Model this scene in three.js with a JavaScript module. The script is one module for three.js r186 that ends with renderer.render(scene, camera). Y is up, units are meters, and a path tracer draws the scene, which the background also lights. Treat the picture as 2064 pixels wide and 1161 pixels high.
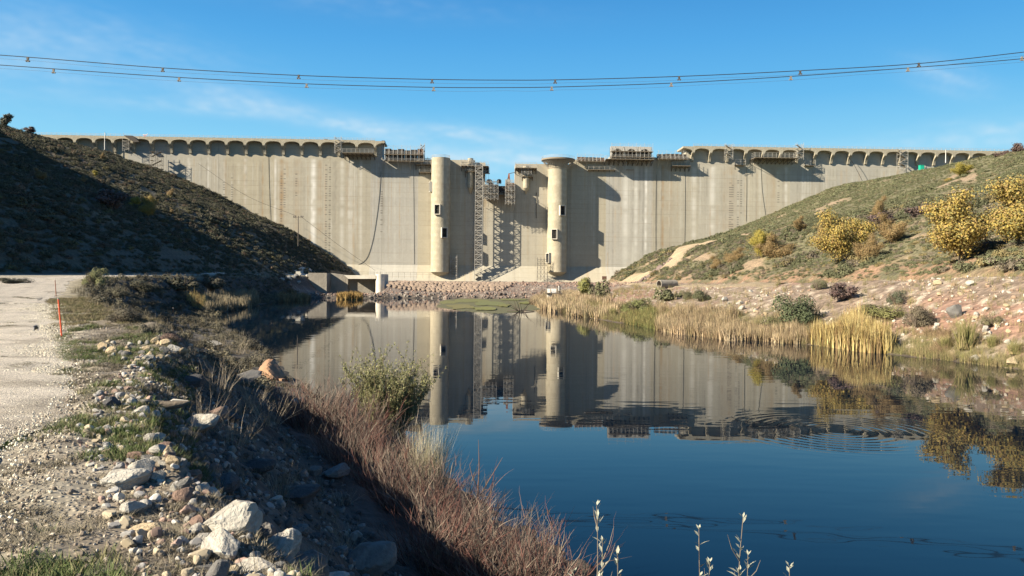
import * as THREE from 'three';
import { mergeVertices, toCreasedNormals } from 'three/addons/utils/BufferGeometryUtils.js';

// ------------------------------------------------------------------ camera, sky, sun, exposure
const W0 = 2064, H0 = 1161, F0 = 1560, EYE = 5.4;
const scene = new THREE.Scene();
const camera = new THREE.PerspectiveCamera(2 * Math.atan(H0 / 2 / F0) * 180 / Math.PI, W0 / H0, 0.1, 3000);
camera.position.set(0, EYE, 0);
camera.rotation.order = 'YXZ';
camera.rotation.x = -13.5 / F0;
camera.rotation.z = 0.5 * Math.PI / 180;
camera.updateMatrixWorld(true);
const renderer = new THREE.WebGLRenderer({ antialias: true });
renderer.toneMapping = THREE.LinearToneMapping;
const EXPO = 2.7;
renderer.toneMappingExposure = EXPO;
renderer.shadowMap.enabled = true;
const SUN = new THREE.Vector3(-0.778, 0.5, 0.38).normalize();
const sun = new THREE.DirectionalLight(0xfff0d6, 5);
sun.position.copy(SUN).multiplyScalar(600);
sun.target.position.set(0, 0, -180);
sun.position.add(sun.target.position);
sun.castShadow = true;
Object.assign(sun.shadow.camera, { left: -330, right: 330, top: 330, bottom: -330, near: 10, far: 1400 });
sun.shadow.mapSize.set(4096, 4096);
sun.shadow.radius = 1;
scene.add(sun, sun.target);

// ------------------------------------------------------------------ numbers and noise
function rng(seed) { let a = seed >>> 0; return () => { a = (a + 0x6d2b79f5) | 0; let t = Math.imul(a ^ (a >>> 15), 1 | a); t = (t + Math.imul(t ^ (t >>> 7), 61 | t)) ^ t; return ((t ^ (t >>> 14)) >>> 0) / 4294967296; }; }
const clamp = (x, a = 0, b = 1) => Math.min(b, Math.max(a, x)), lerp = (a, b, t) => a + (b - a) * t;
const smooth = (a, b, x) => { const t = clamp((x - a) / (b - a)); return t * t * (3 - 2 * t); };
function hash2(i, j) { let h = Math.imul(i, 374761393) + Math.imul(j, 668265263) | 0; h = Math.imul(h ^ (h >>> 13), 1274126177); return ((h ^ (h >>> 16)) >>> 0) / 4294967296; }
function vnoise(x, y) {
  const i = Math.floor(x), j = Math.floor(y), u = x - i, v = y - j, s = u * u * (3 - 2 * u), t = v * v * (3 - 2 * v);
  return lerp(lerp(hash2(i, j), hash2(i + 1, j), s), lerp(hash2(i, j + 1), hash2(i + 1, j + 1), s), t) * 2 - 1;
}
function fbm(x, y, o = 4) { let s = 0, a = 0.5; for (let k = 0; k < o; k++) { s += a * vnoise(x, y); x = x * 2.03 + 17.1; y = y * 2.03 + 9.7; a *= 0.5; } return s; }
// periodic value noise for textures that tile
function pnoise(x, y, p) {
  const i = Math.floor(x), j = Math.floor(y), u = x - i, v = y - j, s = u * u * (3 - 2 * u), t = v * v * (3 - 2 * v), m = (a) => ((a % p) + p) % p;
  return lerp(lerp(hash2(m(i), m(j)), hash2(m(i + 1), m(j)), s), lerp(hash2(m(i), m(j + 1)), hash2(m(i + 1), m(j + 1)), s), t) * 2 - 1;
}
function pfbm(u, v, p, o) { let s = 0, a = 0.5; for (let k = 0; k < o; k++) { s += a * pnoise(u * p, v * p, p); p *= 2; a *= 0.55; } return s; }
function table(rows) {
  return (x) => {
    if (x <= rows[0][0]) return rows[0][1] + (rows[1][1] - rows[0][1]) / (rows[1][0] - rows[0][0]) * Math.max(x - rows[0][0], -0);
    for (let k = 1; k < rows.length; k++) if (x <= rows[k][0]) { const t = (x - rows[k - 1][0]) / (rows[k][0] - rows[k - 1][0]); return lerp(rows[k - 1][1], rows[k][1], t); }
    return rows[rows.length - 1][1];
  };
}

// ------------------------------------------------------------------ sky (air and thin cloud only)
{
  const W = 2048, H = 1024, d = new Float32Array(W * H * 4);
  const lin = (c) => c.map((x) => Math.pow(x / 255, 2.2));
  const stops = [[0, [176, 229, 252]], [5, [166, 225, 252]], [9, [145, 216, 251]], [13, [108, 190, 244]], [17, [88, 171, 235]], [21, [72, 150, 219]], [35, [52, 116, 182]], [60, [36, 82, 136]], [90, [30, 72, 122]]].map(([e, c]) => [e, lin(c)]);
  const fields = [table(stops.map(([e, c]) => [e, c[0]])), table(stops.map(([e, c]) => [e, c[1]])), table(stops.map(([e, c]) => [e, c[2]]))];
  // wisps: azimuth (degrees to the right of straight ahead), elevation, half widths, slant, strength
  const wisps = [[-19.5, 12.4, 4.5, 0.7, -0.12, .42], [-21, 11.6, 6, .5, .02, .4], [-11, 10.9, 5, .7, -.14, .55], [-3, 10.6, 5, .6, -.08, .6], [-1, 8.9, 8, .8, .02, .75], [-6, 9.4, 3, .5, -.1, .35], [-33, 13.6, 7, 2.4, -.02, .3], [-27, 15.2, 9, 1.6, -.15, .16],
    [29, 13.2, 2.2, .9, -.35, .4], [31, 9.4, 5, .9, .03, .45], [8, 9.8, 3, .3, 0, .16], [-15, 19.5, 14, .9, -.03, .12], [22, 9, 8, .6, 0, .2], [-52, 12, 14, 2, .05, .4], [55, 11, 12, 1.6, 0, .35], [95, 12, 20, 2, 0, .35], [150, 10, 24, 2, 0, .35], [-120, 12, 24, 2, 0, .35]];
  for (let r = 0; r < H; r++) {
    const el = ((r + 0.5) / H - 0.5) * 180;
    for (let c = 0; c < W; c++) {
      let az = ((c + 0.5) / W - 0.25) * 360; if (az > 180) az -= 360;
      const e = Math.max(el, 0), o = (r * W + c) * 4;
      let a = 0;
      if (e > 4 && e < 24) for (const [wa, we, ha, he, sl, st] of wisps) {
        const dx = (az - wa) / ha, dy = (e - we - (az - wa) * sl) / he;
        if (Math.abs(dx) < 2.2 && Math.abs(dy) < 2.6) {
          const tx = az * 0.8 + e * .9, ty = (e - az * sl) * 3.6;
          const n = clamp(0.5 + 1.1 * fbm(tx + 40, ty + 11, 5)), streak = clamp(0.45 + 1.2 * fbm(az * 1.3 + e * 2.2, (e - az * (sl + .1)) * 9, 3));
          a += st * Math.exp(-dx * dx - dy * dy) * (0.25 + 0.9 * n * (0.5 + streak * .7));
        }
      }
      a = Math.min(a, 0.8);
      const cloud = [.70, .86, .97];
      for (let k = 0; k < 3; k++) d[o + k] = lerp(fields[k](e), cloud[k], a) / EXPO * .97;
      { const q = el * Math.PI / 180, w = az * Math.PI / 180, dot = Math.sin(w) * Math.cos(q) * SUN.x + Math.sin(q) * SUN.y - Math.cos(w) * Math.cos(q) * SUN.z, g = Math.acos(clamp(dot, -1, 1)) * 57.3, u = .07 * Math.exp(-g * g / 900) + .06 * Math.exp(-g / 12); d[o] += u; d[o + 1] += u * .9; d[o + 2] += u * .7; }
      if (el < 0) { d[o] = .035; d[o + 1] = .034; d[o + 2] = .03; }
      d[o + 3] = 1;
    }
  }
  const t = new THREE.DataTexture(d, W, H, THREE.RGBAFormat, THREE.FloatType);
  t.mapping = THREE.EquirectangularReflectionMapping; t.magFilter = t.minFilter = THREE.LinearFilter; t.wrapS = THREE.RepeatWrapping; t.needsUpdate = true;
  scene.background = t; scene.environment = t;
}

// ------------------------------------------------------------------ rays through the photograph's points
const EYEV = new THREE.Vector3(0, EYE, 0);
const ray = (px, py) => new THREE.Vector3((px - W0 / 2) / F0, -(py - H0 / 2) / F0, -1).applyQuaternion(camera.quaternion);
const at = (px, py, D) => { const r = ray(px, py); return r.multiplyScalar(D / -r.z).add(EYEV); };
const onY = (px, py, y) => { const r = ray(px, py); return r.multiplyScalar((y - EYE) / r.y).add(EYEV); };
const DAMD = 400, YAW = 0.047, CY = Math.cos(YAW), SY = Math.sin(YAW);
// (s along the dam, y up) where the ray meets the plane n metres in front of the dam's face
function onDam(px, py, n = 0) {
  const r = ray(px, py), N = new THREE.Vector3(SY, 0, CY), P = new THREE.Vector3(SY * n, 0, -DAMD + CY * n);
  const p = r.multiplyScalar(P.clone().sub(EYEV).dot(N) / r.dot(N)).add(EYEV), q = p.clone().sub(new THREE.Vector3(0, 0, -DAMD));
  return [q.x * CY - q.z * SY, p.y];
}
const damPoint = (s, y, n) => new THREE.Vector3(s * CY + n * SY, y, -DAMD - s * SY + n * CY);

// ------------------------------------------------------------------ naming
const taken = new Map();
function numbered(n) { const k = taken.get(n) ?? 0; taken.set(n, k + 1); return k ? n + '_' + String(k).padStart(3, '0') : n; }
function tag(o, label, category, group) { o.userData.label = label; if (category) o.userData.category = category; if (group) o.userData.group = group; return o; }
function thing(name, label, category, pos, turn = 0, group) {
  const o = new THREE.Group(); o.name = numbered(name); scene.add(o);
  if (pos) o.position.copy(pos.isVector3 ? pos : new THREE.Vector3(...pos));
  o.rotation.y = turn; return tag(o, label, category, group);
}
function struct(o, name) { o.name = numbered(name); o.userData.kind = 'structure'; scene.add(o); return o; }
function dup(src, label, group, base) { const c = src.clone(); c.name = numbered(base ?? src.name.replace(/_\d{3}$/, '')); scene.add(c); c.userData = { ...src.userData, label: label ?? src.userData.label }; if (group) c.userData.group = group; return c; }

// ------------------------------------------------------------------ mesh builder: collects triangles, flat normals, uv in metres by the face's main axis
class MB {
  constructor() { this.p = []; this.c = null; this.col = null; }
  tint(r, g, b) { this.c ??= []; this.col = [r, g, b]; return this; }
  tri(a, b, c) { this.p.push(a[0], a[1], a[2], b[0], b[1], b[2], c[0], c[1], c[2]); if (this.c) for (let i = 0; i < 3; i++) this.c.push(...this.col); }
  quad(a, b, c, d) { this.tri(a, b, c); this.tri(a, c, d); }
  box(x0, x1, y0, y1, z0, z1) {
    const A = [x0, y0, z0], B = [x1, y0, z0], C = [x1, y1, z0], D = [x0, y1, z0], E = [x0, y0, z1], F = [x1, y0, z1], G = [x1, y1, z1], H = [x0, y1, z1];
    this.quad(E, F, G, H); this.quad(B, A, D, C); this.quad(F, B, C, G); this.quad(A, E, H, D); this.quad(H, G, C, D); this.quad(A, B, F, E); return this;
  }
  bar(a, b, w, h = w) { return this.tube([a, b], [w / 2, w / 2], 4, true, h / w); }
  tube(pts, radii, sides = 5, caps = false, squash = 1) {
    const rings = [];
    let up = null;
    for (let k = 0; k < pts.length; k++) {
      const a = pts[Math.max(k - 1, 0)], b = pts[Math.min(k + 1, pts.length - 1)];
      let t = [b[0] - a[0], b[1] - a[1], b[2] - a[2]]; const l = Math.hypot(...t) || 1; t = t.map((x) => x / l);
      let u = up ?? (Math.abs(t[1]) < 0.9 ? [0, 1, 0] : [0, 0, 1]);
      const d = u[0] * t[0] + u[1] * t[1] + u[2] * t[2]; u = u.map((x, i) => x - d * t[i]); const m = Math.hypot(...u) || 1; u = u.map((x) => x / m); up = u;
      const v = [t[1] * u[2] - t[2] * u[1], t[2] * u[0] - t[0] * u[2], t[0] * u[1] - t[1] * u[0]], R = radii[Math.min(k, radii.length - 1)], ring = [];
      for (let s = 0; s < sides; s++) { const q = (s + 0.5) / sides * 2 * Math.PI, c = Math.cos(q) * R, e = Math.sin(q) * R * squash; ring.push([0, 1, 2].map((i) => pts[k][i] + v[i] * c + u[i] * e)); }
      rings.push(ring);
    }
    for (let k = 1; k < rings.length; k++) for (let s = 0; s < sides; s++) { const n = (s + 1) % sides; this.quad(rings[k - 1][s], rings[k - 1][n], rings[k][n], rings[k][s]); }
    if (caps) { for (let s = 1; s < sides - 1; s++) { this.tri(rings[0][0], rings[0][s + 1], rings[0][s]); const L = rings[rings.length - 1]; this.tri(L[0], L[s], L[s + 1]); } }
    return this;
  }
  // a prism: outline in (a, b), extruded over c from c0 to c1; map turns (a, b, c) into a point
  prism(outline, c0, c1, map) {
    const tris = THREE.ShapeUtils.triangulateShape(outline.map(([a, b]) => new THREE.Vector2(a, b)), []), n = outline.length;
    for (const [i, j, k] of tris) { this.tri(map(...outline[i], c1), map(...outline[j], c1), map(...outline[k], c1)); this.tri(map(...outline[i], c0), map(...outline[k], c0), map(...outline[j], c0)); }
    for (let i = 0; i < n; i++) { const a = outline[i], b = outline[(i + 1) % n]; this.quad(map(...a, c0), map(...b, c0), map(...b, c1), map(...a, c1)); }
    return this;
  }
  geo(crease) {
    const P = new Float32Array(this.p), n = P.length / 3, uv = new Float32Array(n * 2);
    let g = new THREE.BufferGeometry(); g.setAttribute('position', new THREE.BufferAttribute(P, 3)); g.computeVertexNormals();
    const N = g.attributes.normal.array;
    for (let i = 0; i < n; i++) {
      const f = Math.floor(i / 3) * 9, x = Math.abs(N[f]), y = Math.abs(N[f + 1]), z = Math.abs(N[f + 2]);
      if (y > x && y > z) { uv[i * 2] = P[i * 3]; uv[i * 2 + 1] = P[i * 3 + 2]; } else if (x > z) { uv[i * 2] = P[i * 3 + 2]; uv[i * 2 + 1] = P[i * 3 + 1]; } else { uv[i * 2] = P[i * 3]; uv[i * 2 + 1] = P[i * 3 + 1]; }
    }
    g.setAttribute('uv', new THREE.BufferAttribute(uv, 2));
    if (this.c) g.setAttribute('color', new THREE.BufferAttribute(new Float32Array(this.c), 3));
    if (crease) g = toCreasedNormals(g, crease);
    return g;
  }
  build(name, mat, parent, crease) { const m = new THREE.Mesh(this.geo(crease), mat); m.name = parent === scene ? numbered(name) : name; if (parent) parent.add(m); return m; }
}

// ------------------------------------------------------------------ textures and materials
function dataTex(w, h, fn, srgb, rx, ry) {
  const d = new Uint8Array(w * h * 4);
  for (let y = 0, o = 0; y < h; y++) for (let x = 0; x < w; x++, o += 4) { const v = fn((x + .5) / w, (y + .5) / h, x, y); for (let k = 0; k < 3; k++) d[o + k] = clamp(v[k] ?? v[0]) * 255; d[o + 3] = 255; }
  const t = new THREE.DataTexture(d, w, h); if (srgb) t.colorSpace = THREE.SRGBColorSpace;
  t.wrapS = t.wrapT = THREE.RepeatWrapping; t.magFilter = THREE.LinearFilter; t.minFilter = THREE.LinearMipmapLinearFilter; t.generateMipmaps = true; t.needsUpdate = true;
  if (rx) t.repeat.set(rx, ry ?? rx);
  return t;
}
// worley distance on a torus, for pebbles and rock grain
function worley(u, v, n, seed) {
  const x = u * n, y = v * n, i = Math.floor(x), j = Math.floor(y); let a = 9, b = 9, id = 0;
  for (let di = -1; di <= 1; di++) for (let dj = -1; dj <= 1; dj++) {
    const ci = ((i + di) % n + n) % n, cj = ((j + dj) % n + n) % n, px = i + di + hash2(ci + seed, cj), py = j + dj + hash2(ci, cj + seed + 31), q = Math.hypot(px - x, py - y);
    if (q < a) { b = a; a = q; id = hash2(ci + 7 * seed, cj + 3); } else if (q < b) b = q;
  }
  return [a, b, id];
}
const T = {
  soil: dataTex(512, 512, (u, v) => { const n = pfbm(u, v, 8, 6), w = worley(u, v, 46, 3); const p = w[2] > .62 ? .2 * smooth(.45, .2, w[0]) : 0; return [.68 + n * .5 + p * 1.2]; }, false, 1 / 2.3),
  soilBump: dataTex(512, 512, (u, v) => { const n = pfbm(u, v, 8, 6), w = worley(u, v, 46, 3); return [.4 + n * .4 + (w[2] > .5 ? .3 * smooth(.5, .1, w[0]) : 0)]; }, false, 1 / 2.3),
  gravel: dataTex(1024, 1024, (u, v) => { const w = worley(u, v, 70, 5), w2 = worley(u, v, 150, 9), edge = smooth(.02, .16, w[1] - w[0]); const t = .5 + .42 * w[2] + .1 * (w2[2] - .5) + .18 * pfbm(u, v, 4, 4); const s = (.45 + .55 * edge) * t * 1.05; return [s, s * (.965 - .03 * w2[2]), s * (.90 - .06 * w[2])]; }, false, 1 / 2),
  gravelBump: dataTex(1024, 1024, (u, v) => { const w = worley(u, v, 70, 5), w2 = worley(u, v, 150, 9); return [smooth(0, .35, w[1] - w[0]) * (.45 + .5 * w[2]) + .15 * smooth(0, .4, w2[1] - w2[0])]; }, false, 1 / 2),
  rock: dataTex(512, 512, (u, v) => { const n = pfbm(u, v, 5, 7), w = worley(u, v, 24, 4), c = smooth(.0, .05, w[1] - w[0]); const s = .84 + n * .26 - (1 - c) * .08 * (w[2] > .6); return [s, s * (.985 + .03 * n), s * (.95 + .04 * n)]; }, false, 1 / .9),
  rockBump: dataTex(512, 512, (u, v) => [.5 + pfbm(u, v, 5, 8) * .8], false, 1 / .9),
  fine: dataTex(512, 512, (u, v) => { const n = pfbm(u, v, 6, 6), st = pnoise(u * 64, v * 4, 64) * .5 + pnoise(u * 24, v * 2, 24) * .6; const s = .86 + n * .16 + st * .05; return [s, s * (.99 + n * .02), s * (.96 + n * .04)]; }, false, 1 / 9),
  fineBump: dataTex(256, 256, (u, v) => [.5 + pfbm(u, v, 10, 6) * .8], false, 1 / 4),
};
const std = (o) => new THREE.MeshStandardMaterial({ roughness: .92, metalness: 0, ...o });
const rgb = (r, g, b) => new THREE.Color().setRGB(r, g, b);
const M = {
  tower: std({ color: rgb(.405, .37, .288), map: T.fine, bumpMap: T.fineBump, bumpScale: .05 }),
  arch: std({ color: rgb(.365, .337, .268), map: T.fine, bumpMap: T.fineBump, bumpScale: .05 }),
  greyConcrete: std({ color: rgb(.27, .25, .22), map: T.fine, bumpMap: T.fineBump, bumpScale: .04 }),  // darker grey; on the outlet walls it stands in for hill shade
  pierWhite: std({ color: rgb(.66, .63, .56), map: T.fine }),
  steel: std({ color: rgb(.40, .385, .35), roughness: .6, metalness: .15 }),
  darkSteel: std({ color: rgb(.07, .065, .06), roughness: .7 }),
  plank: std({ color: rgb(.20, .17, .13) }),
  form: std({ color: rgb(.055, .048, .042), roughness: .85 }),
  formBrown: std({ color: rgb(.11, .065, .045), roughness: .85 }),
  rust: std({ color: rgb(.28, .11, .06) }),
  black: std({ color: rgb(.02, .02, .022), roughness: .8 }),
  hole: std({ color: rgb(.012, .012, .012), roughness: 1 }),
  frame: std({ color: rgb(.43, .41, .36) }),
  white: std({ color: rgb(.72, .71, .68), roughness: .6 }),
  orange: std({ color: rgb(.80, .11, .035), roughness: .6 }),
  green: std({ color: rgb(.01, .33, .22), roughness: .5 }),
  brown: std({ color: rgb(.10, .05, .035) }),
  bark: std({ color: rgb(.10, .085, .07) }),
  wood: std({ color: rgb(.17, .14, .11), map: T.rock, bumpMap: T.rockBump, bumpScale: .02 }),
  ground: std({ vertexColors: true, map: T.soil, bumpMap: T.soilBump, bumpScale: .035, roughness: 1 }),
  road: std({ vertexColors: true, map: T.gravel, bumpMap: T.gravelBump, bumpScale: .045, roughness: 1 }),
  inst: std({ roughness: .95, side: THREE.DoubleSide }),
  leaf: new THREE.MeshPhysicalMaterial({ vertexColors: true, roughness: .8, side: THREE.DoubleSide, transmission: .25, thickness: 0 }),
  stem: std({ vertexColors: true, roughness: .85, side: THREE.DoubleSide }),
};
const rockMat = (r, g, b) => std({ color: rgb(r, g, b), map: T.rock, bumpMap: T.rockBump, bumpScale: .014, roughness: .95 });
const ROCK = { pale: rockMat(.42, .405, .37), grey: rockMat(.17, .168, .165), tan: rockMat(.42, .34, .23), red: rockMat(.22, .15, .12), rust: rockMat(.33, .20, .125), dark: rockMat(.07, .07, .075), stone: rockMat(.36, .30, .24) };  // grey and dark tones lowered to put the bank's shade into the stones

// ------------------------------------------------------------------ shapes that are used again and again
// a stone: the common inside of random planes, roughened
function rockGeo(seed, detail = 3, rough = .06, planes = 14, flat = 1) {
  const r = rng(seed), g0 = new THREE.IcosahedronGeometry(1, detail), P = g0.attributes.position, ns = [];
  for (let i = 0; i < planes; i++) { const z = r() * 2 - 1, a = r() * 6.283, s = Math.sqrt(1 - z * z); ns.push([s * Math.cos(a), z, s * Math.sin(a), .52 + .3 * r()]); }
  for (let i = 0; i < P.count; i++) {
    const v = new THREE.Vector3().fromBufferAttribute(P, i).normalize(); let R = 1.08;
    for (const n of ns) { const d = v.x * n[0] + v.y * n[1] + v.z * n[2]; if (d > .02) R = Math.min(R, n[3] / d); }
    R *= 1 + rough * (fbm(v.x * 2.2 + v.z * 1.3 + seed, v.y * 2.2 - v.z * 1.7, 4) + .5 * fbm(v.x * 7 + seed, v.y * 7 + v.z * 6, 2));
    P.setXYZ(i, v.x * R, v.y * R * flat, v.z * R);
  }
  const b = new MB(); b.p = Array.from(P.array); return b.geo(.28);
}
const _m = new THREE.Matrix4(), _q = new THREE.Quaternion(), _e = new THREE.Euler();
function instanced(name, geo, mat, list, cols, parent, kind = 'stuff') {
  const im = new THREE.InstancedMesh(geo, mat, list.length); im.name = parent === scene ? numbered(name) : name; im.userData.kind = kind;
  list.forEach(([x, y, z, rx, ry, rz, sx, sy, sz], i) => { im.setMatrixAt(i, _m.compose(new THREE.Vector3(x, y, z), _q.setFromEuler(_e.set(rx, ry, rz)), new THREE.Vector3(sx, sy ?? sx, sz ?? sx))); if (cols) im.setColorAt(i, rgb(...cols[i])); });
  parent.add(im); return im;
}
const sub = (a, b) => [a[0] - b[0], a[1] - b[1], a[2] - b[2]];
// a small leaf-like face: centre, size, random facing
function leafQuad(b, c, s, r, up = 0, long = 1.5) {
  const a = r() * 6.283, z = (r() * 2 - 1) * .9 + up, n = Math.sqrt(Math.max(0.05, 1 - Math.min(1, z * z)));
  const u = [Math.cos(a) * n, z, Math.sin(a) * n], w = [-Math.sin(a), (r() - .5) * .8, Math.cos(a)], h = s / 2, l = h * long;
  b.quad([c[0] - u[0] * l, c[1] - u[1] * l, c[2] - u[2] * l], [c[0] + w[0] * h, c[1] + w[1] * h, c[2] + w[2] * h], [c[0] + u[0] * l, c[1] + u[1] * l, c[2] + u[2] * l], [c[0] - w[0] * h, c[1] - w[1] * h, c[2] - w[2] * h]);
}
// the same, but facing more or less the way n points, so that a crown has a sunny and a shaded side
function leafFace(b, c, s, r, n, long = 1.4, loose = .5) {
  let q = [n[0] + (r() - .5) * 2 * loose, n[1] + (r() - .5) * 2 * loose + .15, n[2] + (r() - .5) * 2 * loose], l = Math.hypot(...q) || 1; q = q.map((v) => v / l);
  const a = [r() - .5, r() - .5, r() - .5], u0 = [q[1] * a[2] - q[2] * a[1], q[2] * a[0] - q[0] * a[2], q[0] * a[1] - q[1] * a[0]], m = Math.hypot(...u0) || 1, u = u0.map((v) => v / m), w = [q[1] * u[2] - q[2] * u[1], q[2] * u[0] - q[0] * u[2], q[0] * u[1] - q[1] * u[0]], h = s / 2, L = h * long;
  b.quad([c[0] - u[0] * L, c[1] - u[1] * L, c[2] - u[2] * L], [c[0] + w[0] * h, c[1] + w[1] * h, c[2] + w[2] * h], [c[0] + u[0] * L, c[1] + u[1] * L, c[2] + u[2] * L], [c[0] - w[0] * h, c[1] - w[1] * h, c[2] - w[2] * h]);
}
// a rounded heath bush of small faces, about 1 m in radius; white vertex colours varied so that copies can be tinted
function bushGeo(seed, n, s, flat = .75, lumps = 6) {
  const r = rng(seed), b = new MB(), L = []; for (let i = 0; i < lumps; i++) { const a = r() * 6.283, d = Math.sqrt(r()) * .72; L.push([Math.cos(a) * d, .2 + r() * r() * .6, Math.sin(a) * d, .2 + r() * .3]); }
  for (let i = 0; i < n; i++) {
    const l = L[i % lumps], a = r() * 6.283, z = r() * 1.5 - .5, q = Math.sqrt(Math.max(0, 1 - z * z)), R = l[3] * (.75 + .35 * r());
    const c = [l[0] + Math.cos(a) * q * R, Math.max(.02, l[1] + z * R) * flat * 1.3, l[2] + Math.sin(a) * q * R], t = .72 + .5 * r();
    b.tint(t, t * (.97 + .06 * r()), t * .95); leafFace(b, c, s * (.7 + .6 * r()), r, [Math.cos(a) * q, z + .2, Math.sin(a) * q]);
  }
  return b;
}
// a tree: tapered trunk and limbs that fork, leaf faces in clumps round the outer limbs
function treeParts(seed, h, spread, leaves, size, cols, { bare = .12, lean = 0, clump = .16, trunkR = .02, forks = 5, low = .22 } = {}) {
  const r = rng(seed), t = new MB(), c = new MB(), ends = [];
  const limb = (p, dir, len, rad, depth) => {
    const pts = [p], rr = [rad]; let d = dir.clone();
    for (let k = 1; k <= 4; k++) { d.add(new THREE.Vector3(r() - .5, (r() - .2) * .5, r() - .5).multiplyScalar(.35)).normalize(); const q = pts[k - 1]; pts.push([q[0] + d.x * len / 4, q[1] + d.y * len / 4, q[2] + d.z * len / 4]); rr.push(rad * (1 - .17 * k)); }
    t.tube(pts, rr, depth > 1 ? 4 : 6);
    if (depth >= 1) for (let k = 2; k <= 4; k++) ends.push([pts[k], len]);
    if (depth < 3) { const n = depth === 0 ? forks + 2 : 3; for (let i = 0; i < n; i++) { const k = depth === 0 ? (i < 2 ? 1 : 1 + Math.floor(r() * 3.99)) : 2 + Math.floor(r() * 2.99), a = r() * 6.283, o = .5 + r() * .7; const nd = d.clone().multiplyScalar(.75).add(new THREE.Vector3(Math.cos(a) * o * spread, .15 + .35 * r(), Math.sin(a) * o * spread)).normalize(); limb(pts[Math.min(k, 4)], nd, len * (.5 + .2 * r()), rad * .5, depth + 1); } }
  };
  limb([0, -.3, 0], new THREE.Vector3(lean, 1, 0).normalize(), h * .5, h * trunkR, 0);
  let hi = 0; for (const [p] of ends) hi = Math.max(hi, p[1]);
  for (let i = 0; i < leaves; i++) {
    const [p, len] = ends[Math.floor(r() * ends.length)]; if (p[1] < h * low && r() < .8) continue; if (hash2(Math.floor(p[0] * 3 + 50), Math.floor(p[1] * 3 + p[2] * 7)) < bare) continue;
    const R = h * clump * Math.pow(r(), .6), a = r() * 6.283, z = r() * 2 - 1, q = Math.sqrt(1 - z * z), col = cols[Math.floor(r() * cols.length)], k = .86 + .28 * r();
    c.tint(col[0] * k, col[1] * k, col[2] * k); leafFace(c, [p[0] + Math.cos(a) * q * R, p[1] + z * R * .75 - r() * r() * h * .1, p[2] + Math.sin(a) * q * R], size * (.7 + .6 * r()), r, [Math.cos(a) * q, z, Math.sin(a) * q], 1.25);
  }
  return [t.geo(), c.geo(), hi];
}
// upright stems from a base, thinning and bending; returns builder
function stems(seed, n, h, spreadBase, splay, w, cols, { seg = 5, curve = .25, side = 0, lift = 0, sides = 3 } = {}) {
  const r = rng(seed), b = new MB();
  const stem = (p, d, len, rad, col, depth) => {
    const pts = [p], rr = [rad]; const v = d.clone(), k = .8 + .4 * r(); b.tint(col[0] * k, col[1] * k, col[2] * k);
    for (let i = 1; i <= seg; i++) { v.add(new THREE.Vector3((r() - .5) * curve, -.02, (r() - .5) * curve)).normalize(); const q = pts[i - 1]; pts.push([q[0] + v.x * len / seg, q[1] + v.y * len / seg, q[2] + v.z * len / seg]); rr.push(rad * (1 - .85 * i / seg)); }
    b.tube(pts, rr, sides);
    if (depth < 1) for (let i = 0; i < side; i++) { const q = 1 + Math.floor(r() * (seg - 1)), a = r() * 6.283, nd = v.clone().add(new THREE.Vector3(Math.cos(a) * .6, .25, Math.sin(a) * .6)).normalize(); stem(pts[q], nd, len * (.2 + .28 * r()), rad * .55, col, depth + 1); }
  };
  for (let i = 0; i < n; i++) { const a = r() * 6.283, d = Math.sqrt(r()), o = splay * d * (.5 + r()); stem([Math.cos(a) * d * spreadBase, lift, Math.sin(a) * d * spreadBase], new THREE.Vector3(Math.cos(a) * o, 1, Math.sin(a) * o).normalize(), h * (.45 + .6 * r()), w * (.7 + .6 * r()), cols[Math.floor(r() * cols.length)], 0); }
  return b;
}
// flat tapering blades that bend over: grass and reeds
function blades(seed, n, h, base, splay, w, cols, seg = 3) {
  const r = rng(seed), b = new MB();
  for (let i = 0; i < n; i++) {
    const a = r() * 6.283, d = Math.sqrt(r()) * base, q = r() * 6.283, o = splay * (.2 + r()), L = h * (.5 + .55 * r()), col = cols[Math.floor(r() * cols.length)], k = .75 + .5 * r(); b.tint(col[0] * k, col[1] * k, col[2] * k);
    let p = [Math.cos(a) * d, 0, Math.sin(a) * d], W = w * (.6 + .8 * r()), up = 1; const dx = Math.cos(q) * o, dz = Math.sin(q) * o, sx = -Math.sin(q + .6), sz = Math.cos(q + .6);
    for (let s = 0; s < seg; s++) { const f = (s + 1) / seg, nx = [p[0] + dx * L / seg * (.4 + f), p[1] + L / seg * (1 - o * .35 * f), p[2] + dz * L / seg * (.4 + f)], w0 = W * (1 - s / seg) / 2, w1 = W * (1 - f) / 2; if (s < seg - 1) b.quad([p[0] - sx * w0, p[1], p[2] - sz * w0], [p[0] + sx * w0, p[1], p[2] + sz * w0], [nx[0] + sx * w1, nx[1], nx[2] + sz * w1], [nx[0] - sx * w1, nx[1], nx[2] - sz * w1]); else b.tri([p[0] - sx * w0, p[1], p[2] - sz * w0], [p[0] + sx * w0, p[1], p[2] + sz * w0], nx); p = nx; }
  }
  return b;
}

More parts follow.
